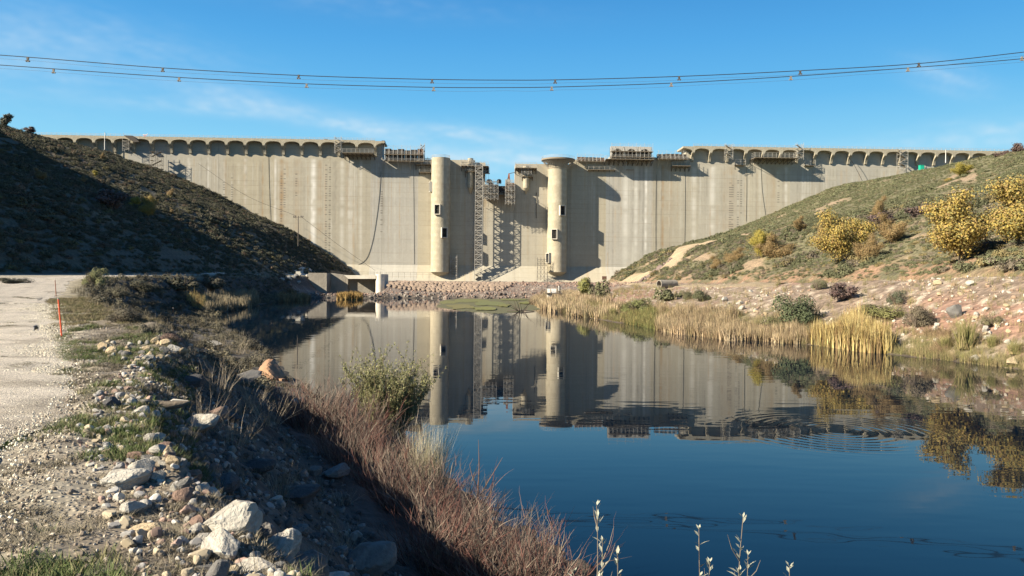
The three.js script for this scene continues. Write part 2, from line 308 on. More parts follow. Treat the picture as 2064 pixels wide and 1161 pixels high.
// ------------------------------------------------------------------ the lie of the land. D is the distance ahead (minus z), water level is 0
const shoreL = table([[-20, 12], [2, 5.4], [6, 4.2], [10, 3], [15.8, .9], [20, -1.4], [27, -4.6], [40, -11], [57, -18], [80, -28.5], [100, -38.5], [115, -44], [150, -51], [200, -58], [232, -60], [300, -62]]);
const crestL = table([[-20, .2], [0, .1], [3, -.55], [4.2, -1.1], [5.8, -2.2], [8, -3.6], [11.7, -5.3], [18.8, -8], [26, -12], [34, -17.5], [43, -23], [52, -28.5], [70, -38], [90, -47], [115, -54], [150, -61], [200, -67], [300, -72]]);
const roadH = table([[-20, 3.8], [20, 3.8], [34, 4.12], [52, 4.42], [75, 5.0], [90, 5.3], [120, 5.8], [200, 6.5], [300, 7], [460, 7]]);
const roadR = table([[-20, -2], [0, -2], [5, -3.4], [7.5, -4.7], [12.4, -7], [20, -11.5], [40, -23.7], [75, -43], [90, -50.5], [115, -57], [150, -64], [200, -69.5], [300, -73]]);
const hillL = table([[0, 0], [3, 1.2], [6, 4], [19, 12], [34, 22.5], [53, 31], [78, 42.5], [103, 53], [127, 60], [152, 65], [182, 68], [260, 74]]);
const shoreR = table([[-20, 48], [2, 46], [20, 41], [40, 36], [50, 32.6], [61, 29], [70, 25.5], [83, 22], [104, 14], [145, 7.5], [200, 7.5], [232, 9], [300, 10]]);
const benchR = table([[-20, 58], [40, 48], [50, 45.5], [61, 44], [80, 41], [100, 37], [150, 33], [200, 35], [300, 40], [420, 44]]);
const hillR = table([[0, 0], [4, 2.6], [10, 6], [23, 14.2], [49, 21.3], [76, 32], [102, 43], [115, 49], [142, 54], [168, 59.5], [197, 64.5], [232, 69], [300, 72]]);
const benchH = table([[0, 6.4], [70, 6.1], [100, 5.5], [140, 5.0], [300, 4.9], [400, 5.5]]);
const farRise = table([[-10, -4], [-3, -1.2], [0, 0], [2, .9], [6, 1.2], [16, 1.7], [28, 3.7], [34, 4.2], [60, 4.7], [200, 5.3]]);
const farShore = (X) => 236 - 7 * smooth(-30, -45, X) + 2.5 * vnoise(X * .13, 4.2) + vnoise(X * .5, 8.2);
const toeL = (D) => -78 - Math.max(0, 100 - D) * 1.35 + 3 * vnoise(D * .03, 7);
const toeR = (D) => 48 + 2 * vnoise(D * .05, 3) + Math.max(0, 60 - D) * .1;
function base(X, D) {
  let h;
  const xs = shoreL(D), xr = shoreR(D);
  if (X < (xs + xr) / 2) {
    const jag = (vnoise(D * .6, 3.3) * .25 + vnoise(D * .17, 5) * .5) * smooth(4, 14, D), xc = crestL(D) + jag, hc = roadH(D) - .08;
    if (X >= xs) h = -Math.min(3, (X - xs) * .45);
    else if (X > xc) { const t = (xs - X) / (xs - xc); h = hc * (t < .3 ? .1 * t / .3 : t < .58 ? lerp(.1, .3, (t - .3) / .28) : lerp(.3, 1, Math.pow((t - .58) / .42, .92))); }
    else h = hc + .04 * smooth(0, 3, xc - X);
    const u = toeL(D) - X; if (u > 0) { h += hillL(u * (1 + .06 * vnoise(D * .02, 2))) * (.9 + .1 * smooth(230, 385, D)); const out = -X - .70 * D - 8; if (out > 0 && D > 60) h += 50 * (1 - Math.exp(-out * .69 / 50)) * smooth(60, 130, D); }   // unseen extra rise left of the view, added to shade the hillside
  } else {
    const xb = benchR(D), tr = toeR(D), bh = benchH(D);
    if (X <= xr) h = -Math.min(3, (xr - X) * .4);
    else if (X < xb) { const t = (X - xr) / (xb - xr); h = bh * (t < .12 ? t * .6 : lerp(.072, 1, Math.pow((t - .12) / .88, .95))); } else h = bh + .25 * smooth(0, 20, X - xb);
    const u = X - tr; if (u > 0) h += hillR(u * (1 + .05 * vnoise(D * .025, 5))) * (.9 + .1 * smooth(240, 400, D));
  }
  const f = farShore(X); if (D > f - 10) { let q = farRise(D - f); if (X < -40) q = lerp(q, Math.min(q, .7 + Math.max(0, D - 273) * .4), smooth(-40.5, -43, X)); h = Math.max(h, q); }
  return h;
}
const onRoad = (X, D) => { const r = roadR(D); return smooth(r + .5, r - .3, X) * smooth(r - 8.2, r - 7.2, X); };
function H(X, D) {
  let h = base(X, D);
  const hillAmt = Math.max(smooth(-80, -92, X), smooth(50, 60, X)) * smooth(60, 100, D);
  if (hillAmt > 0) h += hillAmt * (1.5 * fbm(X * .045, D * .045, 3) + .5 * fbm(X * .2, D * .2, 2));
  const near = 1 - smooth(25, 70, D), bank = X > crestL(D) - .2 ? 1 : .35, r = onRoad(X, D);
  if (h > -.4) h += (1 - r) * ((.05 + .10 * near) * fbm(X * 1.3, D * 1.3, 4) * (.3 + bank) + (bank > .5 && X < 30 ? .16 * near * Math.abs(fbm(X * 2.6, D * 2.6, 3)) : 0));
  if (X > 5 && X < 60 && h > -.5) h += .35 * fbm(X * .22, D * .22, 4);
  if (D > 200 && X > -75 && X < 50 && h > 0) h += .3 * fbm(X * .3, D * .3, 3);
  return h - r * .06;
}
const groundAt = (X, D) => new THREE.Vector3(X, H(X, D), -D);
function onGround(px, py, dMin = 1.5) {
  const r = ray(px, py); r.multiplyScalar(1 / -r.z);
  let d = dMin, step;
  for (; d < 420; d += step) { step = d * .004; if (EYE + r.y * d < Math.max(H(r.x * d, d), -.03)) break; }
  const P = groundAt(r.x * d, d); P.y = Math.max(P.y, -.03); return P;
}
const mossN = (X, D) => fbm(X * 1.15 + 5, D * .8, 4) * .8 + .35 * fbm(X * .3, D * .25 + 40, 2);
function groundColor(X, D, h) {
  const n = fbm(X * .35, D * .35, 4), n2 = fbm(X * 1.7 + 9, D * 1.7, 3), big = fbm(X * .05 + 3, D * .05, 3);
  let c;
  if (X < -40 && X < toeL(D) && D > 20) { c = [.095 + .03 * n, .085 + .03 * n, .06 + .02 * n]; if (big > .2) c = [.15, .115, .075]; }
  else if (D > 232 && X > -66 && X < 46 && D > farShore(X) - 6) { c = [.165 + .05 * n, .128 + .04 * n, .105 + .03 * n]; if (n2 > .1) c = [.21, .18, .15]; if (h < .9) c = [.09, .075, .06]; }
  else if (X < (shoreL(D) + shoreR(D)) / 2) {
    const xc = crestL(D), e = xc - X;
    if (e > 0) {
      const q = roadR(D) - X;       // past the road's edge
      c = [.165 + .07 * n, .138 + .06 * n, .105 + .045 * n];
      const moss = smooth(-.08, .16, mossN(X, D)) * smooth(60, 20, D); c = [lerp(c[0], .075, moss * .75), lerp(c[1], .095, moss * .75), lerp(c[2], .028, moss * .75)];
      if (D > 22) { const g = smooth(22, 40, D); c = [lerp(c[0], .17 + .06 * n, g), lerp(c[1], .145 + .05 * n, g), lerp(c[2], .085 + .03 * n, g)]; }
      const v = smooth(-1.3, .3, q + n2 * 1.4); c = [lerp(c[0], .27, v), lerp(c[1], .243, v), lerp(c[2], .19, v)];
    } else c = [.07 + .03 * n, .06 + .025 * n, .05 + .018 * n];  // soil colour lowered past the crest to stand in for the bank's shade
    if (h < .25) c = [.06, .052, .04];
  } else if (X > toeR(D)) {
    c = [.115 + .04 * n, .108 + .04 * n, .06 + .02 * n];
    const bare = smooth(.27, .42, fbm(X * .11 + 20, D * .045 + 4, 4)); c = [lerp(c[0], .24, bare), lerp(c[1], .18, bare), lerp(c[2], .12, bare)];
    const red = smooth(9, 3, X - toeR(D)) * smooth(-.1, .2, n); c = [lerp(c[0], .23, red), lerp(c[1], .145, red), lerp(c[2], .092, red)];
  } else {
    const t = clamp((X - shoreR(D)) / Math.max(1, benchR(D) - shoreR(D)));
    c = [.20 + .05 * n, .152 + .045 * n, .115 + .035 * n];
    const red = smooth(-.05, .25, fbm(X * .16, D * .09 + 31, 3)); c = [lerp(c[0], .23, red), lerp(c[1], .138, red), lerp(c[2], .10, red)];
    const grassy = smooth(.42, .1, t + n * .35); c = [lerp(c[0], .12, grassy), lerp(c[1], .115, grassy), lerp(c[2], .05, grassy)];
    if (n2 > .3) c = [.34, .29, .23];
    if (h < .18) c = [.07, .055, .04];
  }
  const k = 1.42 * (1 + .18 * n2); return [c[0] * k, c[1] * k, c[2] * k];
}
{
  const xs = [], ds = [];
  { let x = -9; const right = []; for (let v = -9; v < 2.5; v += .06) xs.push(v); let a = -9; const left = []; while (a > -335) { a -= Math.min(.06 + .02 * (-9 - a), 3); left.push(a); } xs.unshift(...left.reverse()); a = 2.5; while (a < 335) { a += Math.min(.06 + .02 * (a - 2.5), 3); right.push(a); } xs.push(...right); }
  for (let v = -24; v < 1; v += 2) ds.push(v); { let v = 1; while (v < 462) { ds.push(v); v += Math.min(Math.max(.05, .0122 * v), 2.4); } }
  const nx = xs.length, nd = ds.length, P = new Float32Array(nx * nd * 3), C = new Float32Array(nx * nd * 3), U = new Float32Array(nx * nd * 2), I = [], part = [[], [], []];
  for (let j = 0; j < nd; j++) for (let i = 0; i < nx; i++) {
    const k = j * nx + i, X = xs[i], D = ds[j], h = H(X, D);
    P.set([X, h, -D], k * 3); C.set(groundColor(X, D, h), k * 3); U.set([X, -D], k * 2);
  }
  for (let j = 0; j < nd - 1; j++) for (let i = 0; i < nx - 1; i++) {
    const a = j * nx + i, b = a + 1, c = a + nx + 1, d = a + nx, X = xs[i], D = ds[j];
    I.push(a, b, c, a, c, d);
    part[D > 60 && X < -85 && X < toeL(D) ? 1 : D > 60 && X > 50 && X > toeR(D) ? 2 : 0].push(a, b, c, a, c, d);
  }
  const whole = new THREE.BufferGeometry(); whole.setAttribute('position', new THREE.BufferAttribute(P, 3)); whole.setIndex(I); whole.computeVertexNormals();
  const N = whole.attributes.normal.array;
  part.forEach((ix, q) => {
    const map = new Map(), p = [], n = [], c = [], u = [], ii = [];
    for (const k of ix) { let m = map.get(k); if (m === undefined) { m = map.size; map.set(k, m); for (let e = 0; e < 3; e++) { p.push(P[k * 3 + e]); n.push(N[k * 3 + e]); c.push(C[k * 3 + e]); } u.push(U[k * 2], U[k * 2 + 1]); } ii.push(m); }
    const g = new THREE.BufferGeometry();
    g.setAttribute('position', new THREE.Float32BufferAttribute(p, 3)); g.setAttribute('normal', new THREE.Float32BufferAttribute(n, 3)); g.setAttribute('color', new THREE.Float32BufferAttribute(c, 3)); g.setAttribute('uv', new THREE.Float32BufferAttribute(u, 2)); g.setIndex(ii);
    const m = struct(new THREE.Mesh(g, M.ground), q ? 'hillside' : 'ground');
    m.userData.label = ['stony ground and banks around the still water', 'steep shaded hillside covered in dark scrub', 'sunlit hillside with grey green scrub and yellow trees'][q];
  });
}
// a strip laid on the ground: centre line (X, D) and half width
function strip(name, label, centre, half, lift, color, mat, cross = 8, step = 1) {
  const p = [], c = [], u = [], ii = []; let n = 0; const pts = [];
  for (let k = 1; k < centre.length; k++) { const [x0, d0] = centre[k - 1], [x1, d1] = centre[k], L = Math.hypot(x1 - x0, d1 - d0), m = Math.max(1, Math.round(L / (typeof step === 'function' ? step((d0 + d1) / 2) : step))); for (let i = 0; i < m; i++) pts.push([lerp(x0, x1, i / m), lerp(d0, d1, i / m)]); }
  pts.push(centre[centre.length - 1]);
  for (let k = 0; k < pts.length; k++) {
    const a = pts[Math.max(0, k - 1)], b = pts[Math.min(pts.length - 1, k + 1)], L = Math.hypot(b[0] - a[0], b[1] - a[1]) || 1, nx = (b[1] - a[1]) / L, nd = -(b[0] - a[0]) / L;
    for (let i = 0; i <= cross; i++) {
      const e = (i / cross * 2 - 1), w = half * (1 + .12 * vnoise(pts[k][0] * .8 + (e > 0 ? 50 : 0), pts[k][1] * .8)), X = pts[k][0] + nx * e * w, D = pts[k][1] + nd * e * w;
      p.push(X, H(X, D) + lift * (1 - Math.pow(Math.abs(e), 6)) - .01, -D); c.push(...color(X, D, e)); u.push(X, -D);
    }
    if (k) for (let i = 0; i < cross; i++) { const q = n - cross - 1 + i, r = n + i; ii.push(q, q + 1, r + 1, q, r + 1, r); }
    n += cross + 1;
  }
  const g = new THREE.BufferGeometry(); g.setAttribute('position', new THREE.Float32BufferAttribute(p, 3)); g.setAttribute('color', new THREE.Float32BufferAttribute(c, 3)); g.setAttribute('uv', new THREE.Float32BufferAttribute(u, 2)); g.setIndex(ii); g.computeVertexNormals();
  const m = struct(new THREE.Mesh(g, mat), name); m.userData.label = label; return m;
}
{ // the gravel road, a sheet 6 cm above its bed
  const p = [], c = [], u = [], ii = [], ds = []; let v = -20; while (v < 330) { ds.push(v); v += v < 2 ? .5 : Math.max(.07, .014 * v); }
  const nc = 40;
  ds.forEach((D, k) => { for (let i = 0; i <= nc; i++) {
    const e = i / nc, X = roadR(D) - 7.6 * (1 - e) + (e > .9 ? .25 * vnoise(D * 1.7, 2) + .35 * vnoise(D * .5, 6) : 0), n = fbm(X * .5, D * .5, 4), n2 = fbm(X * 2.4 + 4, D * 2.4, 3);
    const h = base(X, D) + .005 + .05 * fbm(X * .4, D * .4, 3) * (1 - Math.pow(Math.abs(2 * e - 1), 4)) + .02 * n2 - .03 * Math.pow(e, 12) - .035 * (Math.exp(-Math.pow((e - .38) / .06, 2)) + Math.exp(-Math.pow((e - .7) / .06, 2)));
    p.push(X, h, -D); u.push(X, -D);
    const g = smooth(.22, .42, n + .18 * n2) * .55, f = .90 + .14 * n;      // earth showing through
    c.push(lerp(f, .36, g), lerp(f * .955, .32, g), lerp(f * .9, .26, g));
    if (k && i < nc) { const a = (k - 1) * (nc + 1) + i, b = k * (nc + 1) + i; ii.push(a, a + 1, b + 1, a, b + 1, b); }
  } });
  const g = new THREE.BufferGeometry(); g.setAttribute('position', new THREE.Float32BufferAttribute(p, 3)); g.setAttribute('color', new THREE.Float32BufferAttribute(c, 3)); g.setAttribute('uv', new THREE.Float32BufferAttribute(u, 2)); g.setIndex(ii); g.computeVertexNormals();
  struct(new THREE.Mesh(g, M.road), 'road').userData.label = 'pale gravel road along the water and the shaded hill';
}
const pale = (X, D) => { const n = fbm(X * .4, D * .4, 3); return [.56 + .15 * n, .47 + .13 * n, .34 + .1 * n]; };
const PATH = [[36.6, 104], [34.3, 125], [32.6, 150], [33.4, 175], [34.4, 200], [37, 250], [41, 310], [46, 352]];
strip('path', 'pale dirt track along the foot of the sunlit hill', PATH, 1.5, .15, pale, M.road, 8, 2);
const RAMP = [[1262, 565], [1310, 557], [1344, 540], [1366, 516], [1388, 497], [1436, 490]].map(([x, y]) => { const P = onGround(x, y, 200); return [P.x, -P.z]; });
strip('path', 'pale earth track climbing the hill towards the dam', RAMP, 4.6, .5, pale, M.road, 10, 1.5);
const nearRamp = (X, D) => RAMP.some((q, k) => { if (!k) return false; const p = RAMP[k - 1], a = q[0] - p[0], b = q[1] - p[1], t = clamp(((X - p[0]) * a + (D - p[1]) * b) / (a * a + b * b)); return Math.hypot(X - p[0] - a * t, D - p[1] - b * t) < 5.4; });
const onPath = (X, D) => PATH.some((q, k) => k && D >= PATH[k - 1][1] && D <= q[1] && Math.abs(X - lerp(PATH[k - 1][0], q[0], (D - PATH[k - 1][1]) / (q[1] - PATH[k - 1][1]))) < 2.8);

// ------------------------------------------------------------------ water: one sheet with a ring of ripples as real waves, and fine wavelets in its normals
{
  const xs = [], ds = []; for (let x = -72; x < 8; x += 2) xs.push(x); for (let x = 8; x < 17; x += .09) xs.push(x); for (let x = 17; x <= 60; x += 2) xs.push(x);
  for (let d = -20; d < 20; d += 2) ds.push(d); for (let d = 20; d < 36; d += .06) ds.push(d); for (let d = 36; d <= 252; d += 3) ds.push(d);
  const c0 = onY(1690, 868, 0), nx = xs.length, p = [], n = [], u = [], ii = [];
  const wave = (X, D) => { const r = Math.hypot(X - c0.x, D + c0.z), a = .0011 * smooth(.2, 1, r) * smooth(5.2, 3.0, r) * (.55 + .45 * Math.sin(Math.atan2(D + c0.z, X - c0.x) * 3 + 1)); return a * Math.sin(r * 2 * Math.PI / .42); };
  ds.forEach((D, j) => xs.forEach((X, i) => {
    const e = .01, dx = (wave(X + e, D) - wave(X - e, D)) / (2 * e), dd = (wave(X, D + e) - wave(X, D - e)) / (2 * e), l = Math.hypot(dx, 1, dd);
    p.push(X, wave(X, D), -D); n.push(-dx / l, 1 / l, dd / l); u.push(X, -D);
    if (j && i) { const a = (j - 1) * nx + i - 1, b = j * nx + i - 1; ii.push(a, a + 1, b + 1, a, b + 1, b); }
  }));
  const g = new THREE.BufferGeometry(); g.setAttribute('position', new THREE.Float32BufferAttribute(p, 3)); g.setAttribute('normal', new THREE.Float32BufferAttribute(n, 3)); g.setAttribute('uv', new THREE.Float32BufferAttribute(u, 2)); g.setIndex(ii);
  const S = 1024, hgt = new Float32Array(S * S), d = new Float32Array(S * S * 4);
  for (let y = 0; y < S; y++) for (let x = 0; x < S; x++) { const a = x / S, b = y / S, calm = .35 + .65 * smooth(-.15, .25, pnoise(a * 3, b * 6, 3) + .3 * pnoise(a * 5, b * 11 , 5)); hgt[y * S + x] = calm * (pnoise(a * 20 , b * 60, 20) * 1.0 + pnoise(a * 34 + .3, b * 102, 34) * .5 + pnoise(a * 9, b * 27, 9) * 1.1) + pnoise(a * 5, b * 10, 5) * .5; }
  for (let y = 0; y < S; y++) for (let x = 0; x < S; x++) { const o = (y * S + x) * 4, q = (a, b) => hgt[((b + S) % S) * S + (a + S) % S], sx = q(x + 1, y) - q(x - 1, y), sy = q(x, y + 1) - q(x, y - 1); d[o] = clamp(.5 - sx * .9, 0, 1); d[o + 1] = clamp(.5 - sy * .9, 0, 1); d[o + 2] = 1; d[o + 3] = 1; }
  const t = new THREE.DataTexture(d, S, S, THREE.RGBAFormat, THREE.FloatType); t.wrapS = t.wrapT = THREE.RepeatWrapping; t.magFilter = t.minFilter = THREE.LinearFilter; t.repeat.set(1 / 26, 1 / 26); t.needsUpdate = true;
  const m = new THREE.MeshPhysicalMaterial({ color: rgb(.0012, .0062, .0155), roughness: .015, ior: 1.25, normalMap: t, normalScale: new THREE.Vector2(.008, .008) });
  struct(new THREE.Mesh(g, m), 'water').userData.label = 'still dark blue water mirroring the dam and the sky';
}

// ------------------------------------------------------------------ the dam, in its own axes: x along the crest, y up, z out of the upstream face
const dam = thing('dam', 'long pale concrete dam under construction with arched crest, two round intake towers and central gap', 'dam', damPoint(0, 0, 0), YAW);
const sOf = (px, py = 300, n = 0) => onDam(px, py, n)[0], yOf = (px, py, n = 0) => onDam(px, py, n)[1];
const CREST = 76;
const damTex = (() => {            // cast concrete, lift lines, dribbles of rust, lime and algae: 1 px = 0.27 m
  const s0 = -270, s1 = 280, h = 80, W = 2048, HH = 512, r = rng(5), streaks = [];
  const add = (s, w, top, len, c, k) => streaks.push({ s, w, top, len, c, k });
  for (let i = 0; i < 1100; i++) { const q = r(), s = lerp(s0, s1, r()); add(s, .1 + r() * r() * 1.0, r() < .7 ? 68 - r() * 4 : 64 - r() * 50, 10 + r() * 62, q < .42 ? [.22, .205, .17] : q < .62 ? [.31, .21, .105] : q < .88 ? [.52, .51, .46] : [.10, .09, .08], (.12 + .36 * r()) * (q > .88 ? .7 : 1)); }
  const brown = [.26, .17, .08], lime = [.64, .63, .59], dark = [.10, .09, .08];
  for (const [px, w, c, k] of [[568, 1.1, brown, .8], [600, 2.2, brown, .35], [570, 3, brown, .3], [633, 1.2, lime, .9], [629, .7, lime, .7], [645, 1.4, brown, .45], [690, 1.2, lime, .4], [708, 1.6, lime, .45], [555, .8, lime, .6], [728, .9, lime, .4], [530, .5, brown, .5], [1303, .7, lime, .9], [1297, .4, dark, .4], [1337, .8, brown, .8], [1334, .3, dark, .5], [1262, 1.6, lime, .45], [1283, 1, lime, .5], [1400, 1.6, lime, .5], [1437, 1.8, lime, .5], [1433, .4, brown, .7], [1475, 3.5, brown, .32], [1558, 2.4, brown, .28], [1585, 1, lime, .5], [1350, 2.5, brown, .25], [380, .8, lime, .4], [420, .5, lime, .5], [455, .6, brown, .4], [470, .5, dark, .3], [495, 1, lime, .4], [1620, 1, lime, .4]]) add(sOf(px), w, 67.5, 66, c, k);
  // rung-like marks of old formwork
  const rungs = []; for (const [px, a, b] of [[658, 64, 12], [665, 64, 14], [568, 62, 26], [574, 62, 40], [598, 60, 45], [1473, 58, 30], [1478, 58, 26], [1489, 60, 34], [1495, 60, 42], [452, 55, 40], [468, 57, 38], [770, 52, 30], [1570, 60, 48]]) rungs.push([sOf(px), a, b]);
  const d = new Uint8Array(W * HH * 4);
  const order = streaks.sort((a, b) => a.s - b.s);
  for (let x = 0; x < W; x++) {
    const s = lerp(s0, s1, (x + .5) / W), mine = order.filter((q) => Math.abs(q.s - s) < q.w * 2.5), block = Math.floor(s / 24.3), tone = .94 + .12 * hash2(block, 3), warm = (hash2(block, 9) - .5) * .09;
    for (let y = 0; y < HH; y++) {
      const Y = (y + .5) / HH * h, lift = Math.floor(Y / 2.4), n = fbm(s * .13, Y * .05, 4), g = fbm(s * 1.6, Y * 1.4, 3);
      let c = [.345, .324, .266].map((v) => v * tone * (.97 + .06 * hash2(lift, block)) * (1 + .08 * n + .08 * g)); c[2] -= warm * .6; c[0] += warm * .3;
      for (const q of mine) { const e = (s - q.s + .12 * vnoise(Y * .3, q.s)) / q.w, below = q.top - Y; if (below > 0 && below < q.len) { const k = q.k * Math.exp(-e * e * 1.4) * smooth(0, 2, below) * smooth(q.len, q.len * .55, below) * (.65 + .5 * vnoise(Y * .5 + q.s, q.s * 3)); for (let i = 0; i < 3; i++) c[i] = lerp(c[i], q.c[i], clamp(k)); } }
      const f = Y / 2.4 - lift; if (f < .11 && hash2(lift, block * 7 + 1) > .35) { const k = .08 + .22 * clamp(.4 + vnoise(s * .22, lift * 3.1)); c = c.map((v, i) => lerp(v, [.2, .16, .11][i], k)); }
      for (const [rs, a, b] of rungs) if (Math.abs(s - rs) < .55 && Y < a && Y > b) { const q = Y / 1.2 - Math.floor(Y / 1.2); if (q < .42 && hash2(Math.floor(Y / 1.2), Math.floor(rs)) > .3) c = c.map((v, i) => lerp(v, dark[i], .62)); }
      const o = (y * W + x) * 4; for (let i = 0; i < 3; i++) d[o + i] = 255 * Math.pow(clamp(c[i]), 1 / 2.2); d[o + 3] = 255;
    }
  }
  const t = new THREE.DataTexture(d, W, HH); t.colorSpace = THREE.SRGBColorSpace; t.magFilter = THREE.LinearFilter; t.minFilter = THREE.LinearMipmapLinearFilter; t.generateMipmaps = true; t.wrapS = t.wrapT = THREE.ClampToEdgeWrapping; t.needsUpdate = true;
  return { t, s0, s1, h };
})();
const wallMat = std({ map: damTex.t, roughness: .95 });
function wallBlock(s0, s1, top) {
  const toe = 13.3, out = [[0, top], [0, toe], [7.5, 4.5], [7.5, -2], [-62, -2], [-9, top - 8], [-9, top]];   // (n, y)
  const b = new MB().prism(out, s0, s1, (n, y, s) => [s, y, n]), g = b.geo(), P = g.attributes.position, uv = g.attributes.uv;
  for (let i = 0; i < P.count; i++) uv.setXY(i, (P.getX(i) - damTex.s0) / (damTex.s1 - damTex.s0), clamp(P.getY(i) / damTex.h, .003, .997));
  const m = new THREE.Mesh(g, wallMat); m.name = 'wall_block'; dam.add(m);
}
{
  const J = .03, edges = [[40, 75], [335, 75], [440, 75], [543, 75], [665, 75], [770, 67.2], [836, 67.6], [957, 66.5], [978, 52], [1038, 66.2], [1150, 68.8], [1228, 70.6], [1322, 70.4], [1381, 75], [1505, 75], [1620, 75], [1735, 75], [1850, 75], [2090, 75]];
  for (let k = 0; k < edges.length - 1; k++) wallBlock(sOf(edges[k][0], 420) + J, sOf(edges[k + 1][0], 420) - J, edges[k][1]);
  // water stop set back in the joints, so that the sky does not show through them
  const w = new MB(); for (let k = 1; k < edges.length - 1; k++) { const s = sOf(edges[k][0], 420), top = Math.min(edges[k][1], edges[k - 1][1]) - 2; w.box(s - .3, s + .3, 0, top, -2.2, -1.9); } w.build('joint_seal', M.hole, dam);
}
// arched crest gallery
const CORBEL = [[.02, 73.1], [3.4, 73.1], [3.25, 72.7], [2.3, 71.9], [1.55, 70.9], [1.1, 69.9], [.85, 68.7], [.02, 68.5]];
function arches(px0, px1, n, before, after, halfLeft, halfRight) {
  const a = sOf(px0, 298, 3.4), b = sOf(px1, 298, 3.4), L = (b - a) / n, w = .62;
  for (let k = -before; k < n + after; k++) {
    const s = a + k * L, c0 = s + w, c1 = s + L - w, mid = (c0 + c1) / 2, rx = (c1 - c0) / 2, spring = 73.1, crown = 75.05, o = [[s, CREST], [s, spring], [c0, spring]];
    for (let i = 1; i < 16; i++) { const q = Math.PI - i / 16 * Math.PI; const ex = Math.cos(q), ey = Math.pow(1 - Math.pow(Math.abs(ex), 2.3), 1 / 2.3); o.push([mid + rx * ex, spring + (crown - spring) * ey]); }
    o.push([c1, spring], [s + L, spring], [s + L, CREST]);
    new MB().prism(o, 0.02, 3.4, (x, y, z) => [x, y, z]).build('arch', M.arch, dam);
    new MB().prism([...CORBEL].reverse(), s - w, s + w, (z, y, x) => [x, y, z]).build('arch_pier', M.arch, dam);
  }
  const e = a + (n + after) * L; new MB().prism([...CORBEL].reverse(), e - w, e + w, (z, y, x) => [x, y, z]).build('arch_pier', M.arch, dam);
  const S0 = a - before * L, S1 = e;
  new MB().box(S0, S1, 75.05, CREST - .05, -9, -.02).build('crest_deck', M.arch, dam);
  new MB().box(S0, S1, CREST, CREST + .35, 2.8, 3.35).box(S0, S1, CREST, CREST + .5, -8.9, -8.5).build('parapet', M.arch, dam);
  const r = new MB(); for (let s = S0; s <= S1; s += 2.4) r.box(s - .05, s + .05, CREST + .35, CREST + 1.4, 3.0, 3.1); for (const y of [.85, 1.4]) r.box(S0, S1, CREST + y - .04, CREST + y + .04, 3.0, 3.1);
  r.build('guard_rail', M.steel, dam);
  return [S0, S1];
}
arches(188.5, 756, 15, 3, 0);
{ const [, S1] = arches(1398, 1958, 16, 0, 4); }
for (const [s0, s1, flip] of [[sOf(756, 298, 3.4), sOf(775, 298, 3.4), 0], [sOf(1377, 298, 3.4), sOf(1398, 298, 3.4), 1]]) {      // the unfinished half arches at both ends
  const o = [[s0, CREST], [s0, flip ? 75.1 : 73.1]], L = s1 - s0;
  for (let i = 1; i <= 10; i++) { const t = i / 10, x = flip ? t : 1 - t, y = 73.1 + 1.95 * Math.sqrt(Math.max(0, 1 - x * x)); o.push([s0 + L * (flip ? t * .96 : .06 + t * .94), y]); }
  if (flip) o.push([s1, 73.1]); o.push([s1, CREST]);
  new MB().prism(o, .02, 3.4, (x, y, z) => [x, y, z]).build('arch', M.arch, dam);
  new MB().box(s0, s1, 75.05, CREST - .05, -9, -.02).build('crest_deck', M.arch, dam);
}
